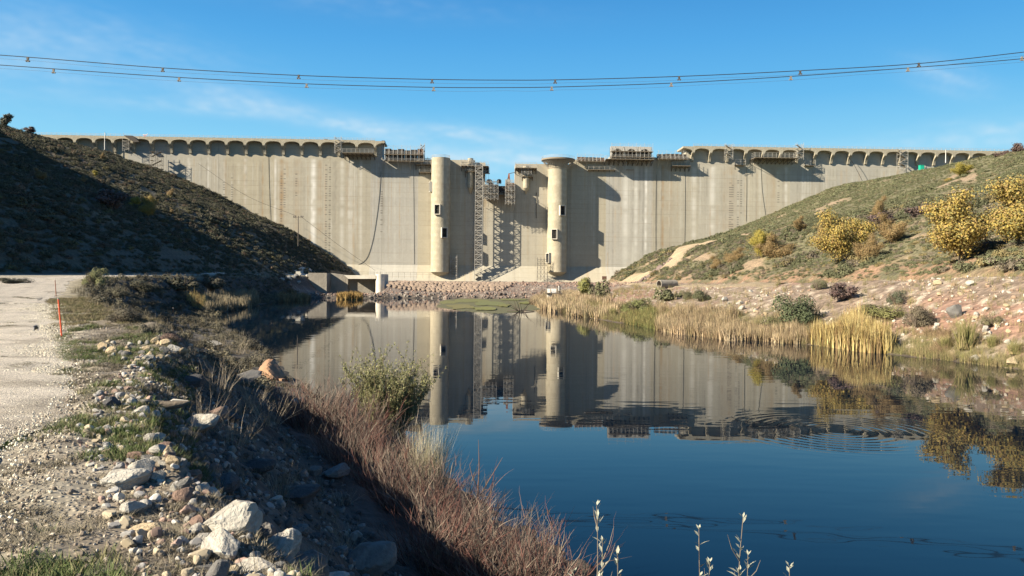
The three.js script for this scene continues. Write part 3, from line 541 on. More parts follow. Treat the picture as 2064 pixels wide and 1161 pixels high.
// round intake towers: half round nose, straight cheeks, a cone under it, gate frames round near-black plates painted as recess shade
function intake(pxL, pxR, pyTop, windows, cap) {
  const s0 = sOf(pxL, 430, 4.5), s1 = sOf(pxR, 430, 4.5), sc = (s0 + s1) / 2, R = (s1 - s0) / 2, C = 4.3, top = yOf((pxL + pxR) / 2, pyTop, 6), bot = yOf((pxL + pxR) / 2, 548.5, 6), tip = bot - 4.2;
  const o = [[sc - R, .02]]; for (let i = 0; i <= 40; i++) { const q = Math.PI - i / 40 * Math.PI; o.push([sc + R * Math.cos(q), C + R * Math.sin(q)]); } o.push([sc + R, .02]);
  const shaft = new MB().prism(o.reverse(), bot, top, (x, z, y) => [x, y, z]).build('intake_tower', M.tower, dam, .5);
  const cone = new MB(), T0 = [sc, tip, .05]; const oo = o; for (let i = 0; i < oo.length - 1; i++) cone.tri(T0, [oo[i][0], bot + .01, oo[i][1]], [oo[i + 1][0], bot + .01, oo[i + 1][1]]); cone.build('base_cone', M.tower, shaft, .5);
  const lip = new MB(); const lo = o.map(([x, z]) => [sc + (x - sc) * 1.03, z < .1 ? .03 : C + (z - C) * 1.03]); lip.prism(lo, bot + .02, bot + .5, (x, z, y) => [x, y, z]).build('base_rim', M.tower, shaft, .5);
  for (const [px, py] of windows) {
    const e = clamp((sOf(px, py, 7) - sc) / R, -1.02, 1.02), ang = Math.asin(clamp(e, -.98, .98)), y = yOf(px, py, 7), w = 1.25, hh = 2.25, d = 1.1, f = .34;
    const place = (x, yy, r) => [sc + Math.sin(ang) * (R + r) + Math.cos(ang) * x, y + yy, C + Math.cos(ang) * (R + r) - Math.sin(ang) * x];
    const frame = new MB(); const blk = (x0, x1, y0, y1, r0, r1, b) => { const q = (x, yy, r) => place(x, yy, r); b.quad(q(x0, y0, r1), q(x1, y0, r1), q(x1, y1, r1), q(x0, y1, r1)); b.quad(q(x0, y1, r1), q(x1, y1, r1), q(x1, y1, r0), q(x0, y1, r0)); b.quad(q(x0, y0, r0), q(x1, y0, r0), q(x1, y0, r1), q(x0, y0, r1)); b.quad(q(x0, y0, r0), q(x0, y0, r1), q(x0, y1, r1), q(x0, y1, r0)); b.quad(q(x1, y0, r1), q(x1, y0, r0), q(x1, y1, r0), q(x1, y1, r1)); };
    blk(-w - f, -w, -hh - f, hh + f, -.6, d, frame); blk(w, w + f, -hh - f, hh + f, -.6, d, frame); blk(-w, w, hh, hh + f, -.6, d, frame); blk(-w, w, -hh - f, -hh, -.6, d, frame);
    const fm = frame.build('gate_frame', M.frame, shaft);
    const hole = new MB(); blk(-w, w, -hh, hh, -.6, .12, hole); hole.build('gate_dark_plate', M.hole, fm);  // near-black plate: the recess shade is its colour, nothing is cut
    const bars = new MB(); for (const x of [-.45, .45]) blk(x - .06, x + .06, -hh, hh, .3, .42, bars); blk(-w, w, -.06, .06, .3, .42, bars); bars.build('grille', M.darkSteel, fm);
  }
  const rail = new MB(), rr = cap ? 8.4 : R * .97, zc = cap ? C + .8 : C;
  if (cap) {
    const disc = []; for (let i = 0; i < 40; i++) { const q = i / 40 * 2 * Math.PI; disc.push([sc + 8.6 * Math.cos(q), Math.max(-3, zc + 8.6 * Math.sin(q))]); }
    new MB().prism(disc.reverse(), top + .02, top + .75, (x, z, y) => [x, y, z]).build('work_platform', M.plank, shaft);
    const st = new MB(); for (let i = 0; i < 44; i++) { const q = (i + .5) / 44 * Math.PI * 1.16 - .08 * Math.PI, c = Math.cos(q), s = Math.sin(q); st.bar([sc + c * R * 1.0, top - 4.2 + (i % 2) * 1.1, C + s * R], [sc + c * 8.2, top + .05, zc + s * 8.2], .2); st.bar([sc + c * R, top - 1.3, C + s * R], [sc + c * 6.9, top - .02, zc + s * 6.9], .16); }
    st.build('bracket_ring', M.steel, shaft);
  }
  const yb = cap ? top + .75 : top, ring = []; for (let i = 0; i <= 26; i++) { const q = cap ? i / 26 * 2 * Math.PI : Math.PI * i / 26; ring.push([sc + rr * Math.cos(q), zc + rr * Math.sin(q)]); }
  ring.forEach(([x, z], i) => { rail.bar([x, yb, z], [x, yb + 1.25, z], .1); if (i) for (const v of [.65, 1.25]) rail.bar([ring[i - 1][0], yb + v, ring[i - 1][1]], [x, yb + v, z], .09); });
  rail.build('guard_rail', M.steel, shaft);
}
intake(869, 906.5, 318, [[882.5, 423], [895, 469.5], [869, 376]], false);
intake(1105, 1142.5, 324, [[1132, 425], [1117.5, 472.5], [1107, 520]], true);
// slim half round noses beside the gap
for (const [px, top, tipY] of [[948, 319, 392], [1060.5, 334, 393]]) {
  const s = sOf(px, 360, 1.5), R = 1.45, t = yOf(px, top, 2), b = yOf(px, tipY - 14, 2), tip = yOf(px, tipY, 0), o = [[s - R, .02]]; for (let i = 0; i <= 16; i++) { const q = Math.PI - i / 16 * Math.PI; o.push([s + R * Math.cos(q), 1.4 + R * Math.sin(q)]); } o.push([s + R, .02]); o.reverse();
  const m = new MB().prism(o, b, t, (x, z, y) => [x, y, z]).build('pier_nose', M.tower, dam, .5), c = new MB(); for (let i = 0; i < o.length - 1; i++) c.tri([s, tip, .05], [o[i][0], b, o[i][1]], [o[i + 1][0], b, o[i + 1][1]]); c.build('base_cone', M.tower, m, .5);
}
new MB().box(sOf(956.4, 470, .6), sOf(958.2, 470, .6), 5, 64, .02, .7).build('shadow_line_rib', M.darkSteel, dam);  // dark rib; the shadow line below the pier is put into its colour
// lamp posts and odds and ends standing on the crest
{ const r = rng(8); for (const [a, b] of [[120, 770], [1390, 1990]]) for (let px = a; px < b; px += 14 + r() * 40) { const s = sOf(px, 280, 0), w = .4 + r() * 2.2; new MB().box(s, s + w, CREST, CREST + .5 + r() * .9, -3 - r() * 3, -1 - r()).build('stacked_material', M.formBrown, dam); } }

// ------------------------------------------------------------------ scaffolding; every piece is a thing of its own
const S = (px, py, n) => onDam(px, py, n);
function onFace(name, label, category, s, y, n, group) { return thing(name, label, category, damPoint(s, y, n), YAW, group); }
// a braced tower of lifts with decks and stairs: corners at px0, px1, from pyTop down to pyBot, between n0 and n1 out of the wall
function scaffoldTower(label, px0, px1, pyTop, pyBot, n0, n1, { lift = 2.2, stairs = true, decks = 1, mat = M.steel, w = .17, bays = 1, group, x = false, name = 'scaffold_tower' } = {}) {
  const nm = (n0 + n1) / 2, [s0] = S(px0, (pyTop + pyBot) / 2, nm), [s1] = S(px1, (pyTop + pyBot) / 2, nm), yt = S(px0, pyTop, nm)[1], yb = S(px0, pyBot, nm)[1];
  const g = onFace(name, label, 'scaffolding', (s0 + s1) / 2, yb, nm, group), hw = (s1 - s0) / 2, hd = (n1 - n0) / 2, h = yt - yb, n = Math.max(1, Math.round(h / lift)), dy = h / n;
  const led = new MB(), br = new MB(), rails = new MB();
  for (let i = 0; i <= bays; i++) for (const z of [-hd, hd]) { const X = lerp(-hw, hw, i / bays); new MB().bar([X, 0, z], [X, h + 1, z], w).build('upright', mat, g); }
  for (let k = 1; k <= n; k++) {
    const y = k * dy;
    for (const z of [-hd, hd]) led.bar([-hw, y, z], [hw, y, z], w * .8); for (const X of [-hw, hw]) led.bar([X, y, -hd], [X, y, hd], w * .8);
    rails.bar([-hw, y - dy * .45, hd], [hw, y - dy * .45, hd], w * .55);
    for (let i = 0; i < bays; i++) { const a = lerp(-hw, hw, i / bays), b = lerp(-hw, hw, (i + 1) / bays), f = (k + i) % 2; br.bar([f ? a : b, y - dy, hd], [f ? b : a, y, hd], w * .75); if (x) br.bar([f ? b : a, y - dy, -hd], [f ? a : b, y, -hd], w * .75); }
    br.bar([hw, y - dy, k % 2 ? -hd : hd], [hw, y, k % 2 ? hd : -hd], w * .7);
    if (stairs) { const f = k % 2, a = [f ? -hw * .8 : hw * .8, y - dy, 0], b = [f ? hw * .8 : -hw * .8, y, 0]; const z = -hd * .1, st = new MB(); st.quad([a[0], a[1], z - hd * .55], [b[0], b[1], z - hd * .55], [b[0], b[1], z + hd * .55], [a[0], a[1], z + hd * .55]); st.quad([a[0], a[1] - .15, z + hd * .55], [b[0], b[1] - .15, z + hd * .55], [b[0], b[1] - .15, z - hd * .55], [a[0], a[1] - .15, z - hd * .55]); st.build('stair_flight', M.plank, g); }
    if (decks && k % decks === 0) new MB().box(-hw, stairs ? -hw * .55 : hw, y - .06, y + .04, -hd, hd).build('deck', M.plank, g);
  }
  led.build('ledger', mat, g); br.build('brace', mat, g); rails.build('guard_rail', mat, g);
  return g;
}
// a hanging walkway on brackets with rails
function walkway(label, px0, px1, py, n0, n1, { rail = 1.9, drop = 2.4, mat = M.steel, under = M.form, step = 2.6, group, rows = 3, name = 'hanging_platform' } = {}) {
  const [s0] = S(px0, py, n1), [s1, y] = S(px1, py, n1), g = onFace(name, label, 'work platform', (s0 + s1) / 2, y, n0, group), hw = (s1 - s0) / 2, d = n1 - n0;
  new MB().box(-hw, hw, -.22, 0, 0, d).build('deck', M.plank, g);
  const r = new MB(), b = new MB(), k = Math.max(1, Math.round(2 * hw / step));
  for (let i = 0; i <= k; i++) { const X = lerp(-hw, hw, i / k); r.bar([X, 0, d], [X, rail, d], .15); if (drop) { b.bar([X, -.3, d * .95], [X, -drop, .1], .26); b.bar([X, -.36, 0.1], [X, -.36, d], .26); b.bar([X, -drop, .1], [X, -.3, .1], .2); if (i < k && d > 3) b.bar([X, -.4, d * .9], [lerp(-hw, hw, (i + 1) / k), -drop * .7, d * .4], .16); } }
  for (let j = 1; j <= rows; j++) { const v = rail * j / rows; r.bar([-hw, v, d], [hw, v, d], j === 1 ? .2 : .14, .1); for (const X of [-hw, hw]) r.bar([X, v, 0], [X, v, d], .12); }
  r.build('guard_rail', mat, g); if (drop) b.build('bracket', under, g);
  return g;
}
// a shutter: dark panels in a cage of scaffold with walkways in front
function shutter(label, px0, px1, pyTop, pyBot, n0, n1, { levels = 2, panels = 4, mat = M.steel, panel = M.form, group, arch = 0, rails = 1.3 } = {}) {
  const nm = (n0 + n1) / 2, [s0] = S(px0, pyTop, nm), [s1, yt] = S(px1, pyTop, nm), yb = S(px1, pyBot, nm)[1], g = onFace('formwork', label, 'formwork', (s0 + s1) / 2, yb, n0, group), hw = (s1 - s0) / 2, d = n1 - n0, h = yt - yb, q = rng(Math.round(px0 * 7 + pyTop));
  for (let i = 0; i < panels; i++) {
    const a = lerp(-hw, hw, i / panels) + .12, b = lerp(-hw, hw, (i + 1) / panels) - .12;
    if (!arch) new MB().box(a, b, .3, h * (.86 + .14 * q()), .15 + q() * .2, d * .55).build('form_panel', q() < .2 ? M.formBrown : panel, g);
    else { const o = [[a, h * .98], [a, h * .12]], m = (a + b) / 2, rx = (b - a) / 2 * .86; o.push([m - rx, h * .12]); for (let k = 1; k < 14; k++) { const e = Math.PI - k / 14 * Math.PI; o.push([m + rx * Math.cos(e), h * .16 + h * .62 * Math.sin(e)]); } o.push([m + rx, h * .12], [b, h * .12], [b, h * .98]); new MB().prism(o, d * .25, d * .62, (x, y, z) => [x, y, z]).build('arch_former', M.steel, g); new MB().box(a, b, h * .1, h * .97, .1, d * .22).build('form_panel', panel, g); }
  }
  const fr = new MB(), rl = new MB(), br = new MB(), k = Math.max(2, Math.round(2 * hw / 2.1));
  for (let i = 0; i <= k; i++) { const X = lerp(-hw, hw, i / k); fr.bar([X, -.6, d], [X, h + (i % 2 ? .3 : rails), d], .15); fr.bar([X, 0, d * .6], [X, h, d * .6], .17); if (q() < .5) br.bar([X, 0, d], [X, h, d * .6], .13); if (i < k && q() < .6) br.bar([X, q() * h * .4, d * .62], [lerp(-hw, hw, (i + 1) / k), h * (.5 + q() * .5), d * .62], .14); }
  for (let j = 0; j < levels; j++) { const y = h * j / levels; new MB().box(-hw - .3, hw + .3, y - .2, y, d * .5, d + .2).build('deck', M.plank, g); for (const v of [.6, 1.2]) rl.bar([-hw - .3, y + v, d], [hw + .3, y + v, d], .14, .1); for (const X of [-hw - .3, hw + .3]) rl.bar([X, y + 1.2, d * .5], [X, y + 1.2, d], .12); }
  for (const v of [.7, rails]) rl.bar([-hw, h + v, d * .5], [hw, h + v, d * .5], .1);
  for (let i = 0; i <= 3; i++) { const X = lerp(-hw * .9, hw * .9, i / 3); br.bar([X, -.3, d], [X, -Math.min(4, d), .1], .2); }
  fr.build('upright', mat, g); rl.build('guard_rail', mat, g); br.build('brace', mat, g);
  return g;
}
scaffoldTower('short scaffold stair straddling the arched crest at the left, just before the unfinished end', 675, 688, 278, 309, 2.9, 5.2, { lift: 1.8 });
walkway('deep hanging platform under the last two finished arches left of the gap', 690, 752, 308, .1, 7.6, { step: 2.2 });
shutter('dark formwork with two walkways at the unfinished left end of the arched crest', 776, 854, 300, 326, .2, 4.6, { levels: 2, panels: 6 });
scaffoldTower('small scaffold stair against the sky at the right end of the left formwork', 848, 856, 293, 322, -1, 1.5, { lift: 1.6, stairs: true });
walkway('railed walkway between the left formwork and the round tower', 838, 868, 331, .1, 3.2, { rail: 1.6 });
walkway('lone low cradle hanging beside the left round tower', 845, 868, 346.5, .1, 2.4, { rail: 2.6, drop: 1.2 });
walkway('long top platform wrapped round the slim pier left of the gap', 930, 984, 334, .1, 4.6, { rail: 2.2, step: 2 });
walkway('small cradle hanging under the top platform left of the gap', 938, 957, 344.5, .1, 3.4, { rail: 1.8, drop: 3 });
{ const g = shutter('dark shuttering fixed to the left cheek of the gap', 973, 986, 334, 350, -3, 2.2, { levels: 1, panels: 1, rails: .4 }); }
shutter('pale scaffold cage full of shuttering in the left half of the gap', 975, 1004, 368, 400, .3, 9, { levels: 4, panels: 3 });
scaffoldTower('open lattice in front of the left scaffold cage in the gap', 974, 1004, 366, 403, 9.2, 11, { lift: 1.6, stairs: false, decks: 2, bays: 4, w: .13, x: true });
scaffoldTower('open lattice in front of the rusty shutter cage in the gap', 1018.5, 1037.5, 364, 412, 9.2, 11, { lift: 1.6, stairs: false, decks: 2, bays: 3, w: .13, x: true });
scaffoldTower('light lattice wrapped round the slim pier right of the gap', 1051, 1071, 334, 352, 3.2, 5, { lift: 1.4, stairs: false, decks: 2, bays: 3, w: .12, x: true });
scaffoldTower('light lattice wrapped round the slim pier left of the gap', 929, 957, 322, 336, 3.2, 4.4, { lift: 1.4, stairs: false, decks: 2, bays: 4, w: .12, x: true });
scaffoldTower('lattice of frames above the railed walkway left of the left round tower', 836, 868, 319, 331, 2.2, 3.4, { lift: 1.5, stairs: false, decks: 2, bays: 5, w: .12 });
shutter('narrow scaffold cage with rusty shutters in the right half of the gap', 1019, 1037, 368, 408, .3, 9, { levels: 4, panels: 2, panel: M.formBrown });
{ const [s0] = S(1003, 380, 2), [s1, y] = S(1020, 380, 2), g = onFace('formwork_beam', 'black beam of formwork joining the two scaffold cages in the gap', 'formwork', (s0 + s1) / 2, y - 2, .3); const hw = (s1 - s0) / 2; new MB().box(-hw, hw, 0, 3.2, 0, 2.6).build('form_panel', M.form, g); new MB().box(-hw, hw, -1.6, -1.3, 0, 4.2).build('deck', M.plank, g); const r = new MB(); for (let i = 0; i <= 4; i++) { const X = lerp(-hw, hw, i / 4); r.bar([X, -1.6, 4.2], [X, .3, 4.2], .14); } for (const v of [-.9, -.1]) r.bar([-hw, v, 4.2], [hw, v, 4.2], .12); r.bar([-hw, 3.9, 1.3], [hw, 3.9, 1.3], .1); r.build('guard_rail', M.steel, g); }
for (const [px, w, label] of [[986, 10, 'humped grey machine box on top of the left scaffold cage in the gap'], [1006, 8, 'dark machine box on the beam between the scaffold cages'], [1024, 9, 'humped grey machine box on top of the right scaffold cage in the gap']]) {
  const [s, y] = S(px, 367, 2), g = onFace('form_carriage', label, 'machine', s, y - .6, 1.5), q = w / 8, b = new MB(), o = []; for (let i = 0; i <= 8; i++) { const e = Math.PI * i / 8; o.push([1.15 * q * Math.cos(e), 1.2 + .9 * Math.sin(e)]); } o.push([-1.15 * q, 0], [1.15 * q, 0]); b.prism(o, -.9, .9, (x, yy, z) => [x, yy, z]).build('hood', px === 1006 ? M.form : M.greyConcrete, g); const r = new MB(); for (const x of [-.8 * q, .8 * q]) r.bar([x, -.6, 1], [x, 1.6, 1], .14); r.bar([-1.1 * q, .5, 1], [1.1 * q, .5, 1], .12); r.build('frame', M.steel, g);
}
{ const [s, y] = S(1026, 366, 0), g = onFace('jib_winch', 'rust red winch with a jib arm on the right edge of the gap', 'winch', s, y, -1); const b = new MB(); b.box(-.7, .7, 0, .8, -.7, .7).build('base', M.rust, g); new MB().prism([[-.9, .8], [.6, .8], [.3, 4.4], [-.3, 4.4]], -.4, .4, (x, yy, z) => [x, yy, z]).build('mast', M.rust, g); new MB().bar([0, 4.2, 0], [3.2, 5, 0], .4).bar([3.2, 5, 0], [3.2, -1.5, 0], .25).build('jib', M.darkSteel, g); }
walkway('top platform wrapped round the slim pier right of the gap', 1039, 1082, 338, .1, 6, { rail: 2.6, step: 1.8 });
walkway('little cradle around the slim pier right of the gap', 1053, 1074, 355, .1, 3.4, { rail: 2.0, drop: 2 });
// the tall towers on the ground
scaffoldTower('tall slender lattice stair tower rising the full height left of the gap', 957.5, 972, 336, 563, 4.2, 8.6, { lift: 2.5, decks: 1, w: .3, x: true });
scaffoldTower('short scaffold tower standing at the foot of the left round tower', 907.5, 921, 518, 564, 2.5, 6, { lift: 2.2, w: .2, x: true });
scaffoldTower('low lattice scaffold standing left of the right round tower foot', 1083, 1104, 523, 565, 8, 10, { lift: 2, stairs: false, decks: 3, bays: 3, w: .15, x: true, mat: M.darkSteel });
// right of the right tower
shutter('two dark formwork boxes on the low crest right of the right round tower', 1163, 1218, 316.5, 326, .2, 3.6, { levels: 1, panels: 3 });
walkway('row of small cradles hanging under the boxes right of the right tower', 1186, 1240, 342, .1, 2.2, { rail: 2.2, drop: .8, step: 3 });
shutter('large scaffold cage with dark arch formers on the right side crest', 1231, 1313, 296, 319, .2, 7.0, { levels: 2, panels: 3, arch: 1 });
walkway('lower walkway under the large arch formwork cage', 1222, 1318, 321, .1, 6.8, { rail: 1.6, drop: 2.5, step: 2.4 });
{ const [s0, y0] = S(1238, 322, 2), [s1, y1] = S(1262, 342, 2), g = onFace('access_stair', 'slanting access stair below the large arch formwork', 'stair', s0, y0, 2), b = new MB(); b.bar([0, 0, 0], [s1 - s0, y1 - y0, 0], .5, .3).bar([0, 1, 1], [s1 - s0, y1 - y0 + 1, 1], .15); b.build('stringer', M.steel, g); new MB().box(s1 - s0, s1 - s0 + 4, y1 - y0 - .2, y1 - y0, -.6, 1).build('landing', M.plank, g); const r = new MB(); r.bar([s1 - s0 + 4, y1 - y0, 1], [s1 - s0 + 4, y1 - y0 + 2, 1], .14).bar([s1 - s0, y1 - y0 + 1.2, 1], [s1 - s0 + 4, y1 - y0 + 1.2, 1], .12).bar([s1 - s0, y1 - y0, 1], [s1 - s0, y1 - y0 + 6, 1], .2); r.build('guard_rail', M.steel, g); }
shutter('dark formwork with rails just left of the right run of arches', 1325, 1384, 310, 322, .2, 5.2, { levels: 1, panels: 4 });
walkway('lower hanging walkway left of the right run of arches', 1356, 1392, 334, .1, 3.4, { rail: 2, drop: 2.6 });
scaffoldTower('scaffold stair against the third arch of the right run', 1461.5, 1476, 293, 323, 2.9, 5.2, { lift: 1.8 });
walkway('small open cradle hanging under the fourth arch of the right run', 1483, 1503, 332, .1, 2.6, { rail: 2.6, drop: 0, name: 'hanging_cradle' });
walkway('long deep hanging platform under three arches of the right run', 1522, 1608, 318, .1, 7.6, { step: 2.2, rail: 2.4 });
scaffoldTower('scaffold stair at the right end of the long hanging platform', 1604.5, 1618, 292, 323, 2.9, 5.2, { lift: 1.8 });
walkway('small open cradle hanging right of the long platform', 1624, 1644, 333, .1, 2.6, { rail: 2.6, drop: 0, name: 'hanging_cradle' });
scaffoldTower('scaffold stair down to the hillside at the far right of the dam', 1811, 1827, 303, 345, 2.9, 5.8, { lift: 2, x: true });
scaffoldTower('scaffold stair down to the hillside at the far left of the dam', 304, 327, 306, 350, 3, 5.5, { lift: 2.4, mat: M.darkSteel, bays: 2, w: .15 });
scaffoldTower('small scaffold inside the arch above the dark hillside', 249, 262, 284, 305, 1.2, 3.6, { lift: 1.3, stairs: false, decks: 2, w: .13 });
{ const [s, y] = S(258, 276, 3), g = onFace('plank_ramp', 'dark ramp of planks leaning on the crest above the dark hillside', 'ramp', s, y, 3); new MB().prism([[-1.5, .5], [3, .4], [6.2, -2.6], [3.6, -2.9]].reverse(), 0, 1.6, (x, yy, z) => [x, yy, z]).build('planks', M.form, g); new MB().bar([-1.5, .5, 1.6], [-1.5, 1.8, 1.6], .12).bar([3, .4, 1.6], [6, -1.2, 1.6], .12).build('guard_rail', M.steel, g); }
// posts on and before the crest
for (const [px, py0, py1, label] of [[211, 268, 302, 'thin pale mast standing in front of an arch above the dark hillside'], [1906, 303, 328, 'thin grey mast standing in front of an arch at the far right']]) { const [s, y] = S(px, py1, 3.4), t = S(px, py0, 3.4)[1], g = onFace('mast', label, 'mast', s, y, 3.4); new MB().tube([[0, 0, 0], [0, t - y, 0]], [.2, .12], 6, true).build('pole', M.white, g); new MB().tube([[0, t - y, 0], [0, t - y + .5, 0]], [.2, .05], 6, true).build('finial', M.steel, g); }
{ const [s, y] = S(292, 277, 1), g = onFace('crest_marker', 'small red and white frame standing on the crest at the left', 'marker', s, y, 1); new MB().bar([-.9, 0, 0], [.9, 1.4, 0], .25).bar([.9, 0, 0], [-.9, 1.4, 0], .25).build('red_legs', M.orange, g); new MB().bar([-1, 1.4, 0], [1.2, 1.5, 0], .3).bar([1, 1, 0], [1.2, 2, 0], .25).build('top_bar', M.white, g); }
// hoses and cables against the face
function hose(label, pts, n, r = .13, name = 'drain_hose', mat = M.black) {
  const q = pts.map(([px, py]) => { const [s, y] = S(px, py, n); return damPoint(s, Math.max(y, 1), n); }), b = q[q.length - 1], cv = new THREE.CatmullRomCurve3(q.map((v) => v.clone().sub(b)));
  const o = new MB().tube(cv.getPoints(pts.length > 2 ? 30 : 2).map((v) => v.toArray()), [r], 5).build(name, mat, scene); o.position.copy(b); return tag(o, label, name === 'drain_hose' ? 'hose' : 'cable');
}
hose('long black hose curving down the dam from the hanging platform', [[768, 345], [765, 390], [759, 440], [750, 490], [738, 522], [722, 534], [706, 538]], .12, .08);
hose('straight black hose down the face beside the left round tower', [[833, 333], [834, 420], [835, 500], [835, 532]], .1, .055);
hose('slightly slanting black hose on the left part of the dam', [[541, 312], [543, 380], [546, 452]], .1, .055);
hose('black hose down the joint left of the right run of arches', [[1323, 352], [1322, 430], [1322, 508]], .1, .055);
hose('black hose down the joint under the first arch of the right run', [[1381, 345], [1381, 420], [1380, 491]], .1, .055);
hose('straight black hose under the fourth arch of the right run', [[1505, 338], [1505, 390], [1504, 446]], .1, .055);
hose('slanting black hose below the long hanging platform', [[1534, 333], [1536, 380], [1543, 433]], .1, .055);
hose('thin black cable slanting from an arch to the hillside at the right', [[1700, 303], [1720, 330], [1739, 366]], 3.2, .11, 'slack_cable');
hose('thin dark pipe on the sunlit face left of the right round tower', [[1081, 388], [1081, 440]], .3, .13, 'slack_cable');
hose('thin cable crossing the face from the dark hill to the pole', [[400, 330], [500, 396], [597, 435]], 20, .06, 'slack_cable');
hose('thin cable sagging across the face from the pole to the concrete pier', [[606, 436], [680, 492], [756, 545]], 40, .06, 'slack_cable');

// ------------------------------------------------------------------ concrete outlet structure, stone apron, float platform at the far shore
{
  const D = 262, A = at(622, 596, D), X = (px) => at(px, 580, D).x, Y = (px, py) => at(px, py, D).y, yb = -.3;
  const g = thing('outlet_structure', 'low concrete outlet structure with wing wall, beam and white round column at the far shore', 'concrete structure', [A.x, 0, -D]);
  const x = (px) => X(px) - A.x;
  new MB().box(x(622), x(659), yb, Y(640, 550), -7, .3).build('wing_wall', M.greyConcrete, g, 0);  // wing and back walls: darker concrete puts the hill's shade into their colour
  new MB().prism([[x(659) + .02, Y(659, 550)], [x(695), Y(695, 555)], [x(695), yb], [x(659) + .02, yb]].reverse(), -9, -5, (a, b, c) => [a, b, c]).build('back_wall', M.greyConcrete, g);
  new MB().box(x(695) + .02, x(757), yb, Y(720, 561.5), -9.5, -6.5).build('back_wall', M.greyConcrete, g);
  new MB().prism([[x(694), Y(694, 554.5)], [x(758), Y(758, 555)], [x(758), Y(758, 562)], [x(703), Y(703, 562)]].reverse(), -6.3, .6, (a, b, c) => [a, b, c]).build('deck_beam', M.pierWhite, g);
  const xc = (x(757) + x(774)) / 2, R = (x(774) - x(757)) / 2, col = []; for (let i = 0; i <= 24; i++) { const q = Math.PI * i / 24; col.push([xc - R * Math.cos(q), -.4 + R * .9 * Math.sin(q)]); } col.push([xc + R, -9], [xc - R, -9]);
  new MB().prism(col, yb - 1, Y(765, 552.5), (a, c, b) => [a, b, c]).build('column', M.pierWhite, g, .4);
  const st = new MB(), r = rng(4); for (let i = 0; i < 15; i++) { const a = lerp(x(660), x(695), i / 14), y = lerp(Y(659, 549), Y(695, 554), i / 14); st.bar([a, y - .1, -5.2], [a, y + .8, -5.2], .12); } st.build('starter_bars', M.darkSteel, g);
  const rail = new MB(), y0 = Y(765, 552.5); for (const a of [xc - 1.5, xc - .4, xc + 1.2]) rail.bar([a, y0, -.5], [a, y0 + 1, -.5], .08); rail.bar([xc - 1.5, y0 + 1, -.5], [xc - .4, y0 + 1, -.5], .08); rail.build('guard_rail', M.white, g);
  // railing along the foot of the dam
  const f = thing('site_fence', 'thin rail fence along the foot of the dam behind the white column', 'fence', at(790, 556, 330)), fb = new MB();
  for (let i = 0; i <= 16; i++) { const a = i * 2.6 - 18; fb.bar([a, -1, 0], [a, 1.5, 0], .1); } for (const v of [.8, 1.5]) fb.bar([-18, v, 0], [23.6, v, 0], .09); fb.build('rail', M.darkSteel, f);
}
{ // sloping apron of set stones
  const g = thing('stone_apron', 'sloping apron of tan set stones between the white column and the rubble below the dam', 'stone apron', [0, 0, 0]), r = rng(17), mats = [];
  const shape = rockGeo(31, 2, .05, 7), list = [];
  for (let row = 0; row < 13; row++) { let X = -41.5 + r(); while (X < -4 + row * .35) { const w = 1.0 + r() * 1.1, D = 254 + row * 1.55 + vnoise(X * .3, row) * .5; list.push([X + w / 2, H(X + w / 2, D) + .12 + row * .02, -D, w * .56, .42 + r() * .2, .62 + r() * .2, r()]); X += w + .08; } }
  const im = instanced('set_stones', shape, std({ color: rgb(.27, .215, .18), map: T.rock, bumpMap: T.rockBump, bumpScale: .04 }), list.map(([x, y, z, sx, sy, sz, q]) => [x, y, z, 0, q * .6 - .3, .0, sx, sy * 1.1, sz]), list.map((l) => { const t = .7 + .6 * l[6]; return [t, t * .98, t * .94]; }), g);
}
{ // measuring station
  const P = at(1116, 590.5, 200); P.y = 0; const D = 200, s = D / F0, g = thing('float_platform', 'small metal platform with white cabinets on a white concrete block among the reeds', 'platform', P), Y = (py) => at(1116, py, D).y;
  new MB().box(-13 * s, -4 * s, -.4, Y(592), -1, .8).build('concrete_block', M.pierWhite, g); new MB().box(-17 * s, 17 * s, Y(591.5), Y(590), -1.6, 1.4).build('deck', M.darkSteel, g);
  new MB().box(-12.5 * s, -7 * s, Y(590), Y(582), -.6, .6).build('cabinet', M.white, g); new MB().box(-5 * s, 5 * s, Y(590), Y(582), -.6, .6).build('cabinet', M.white, g);
  new MB().box(7.5 * s, 9 * s, Y(590), Y(578), -.4, .4).box(11 * s, 14 * s, Y(590), Y(575.5), -.3, .4).build('pump', M.darkSteel, g); new MB().box(9.3 * s, 10.8 * s, Y(586), Y(576), -.2, .5).build('gauge', M.white, g);
  new MB().bar([-12 * s, Y(590), -.8], [-12 * s, Y(558), -.8], .2).bar([-12 * s, Y(558), -.8], [-5 * s, Y(557), -.8], .14).build('post', M.darkSteel, g);
  const r = new MB(); for (const a of [-16, -8, 0, 8, 16]) r.bar([a * s, Y(590), 1.35], [a * s, Y(580.5), 1.35], .07); r.bar([-16 * s, Y(580.5), 1.35], [16 * s, Y(580.5), 1.35], .07).bar([-16 * s, Y(585), 1.35], [16 * s, Y(585), 1.35], .06); r.build('guard_rail', M.steel, g);
}
for (const [px, py, w, h, label] of [[1136, 592, 6, 5, 'low white concrete block beside the platform deck'], [1146, 589, 5, 5, 'white block in the middle of the row beside the round bush'], [1156, 588, 6, 6, 'white block nearest the round yellow green bush']]) { const P = at(px, py, 205), q = 205 / F0; P.y = H(P.x, 205); const g = thing('concrete_block', label, 'block', P, .3); new MB().box(-w * q / 2, w * q / 2, -.5, h * q, -.5, .5).build('block', M.pierWhite, g); new MB().box(-w * q / 2 + .1, w * q / 2 - .1, h * q, h * q + .08, -.4, .4).build('cap', M.frame, g); }
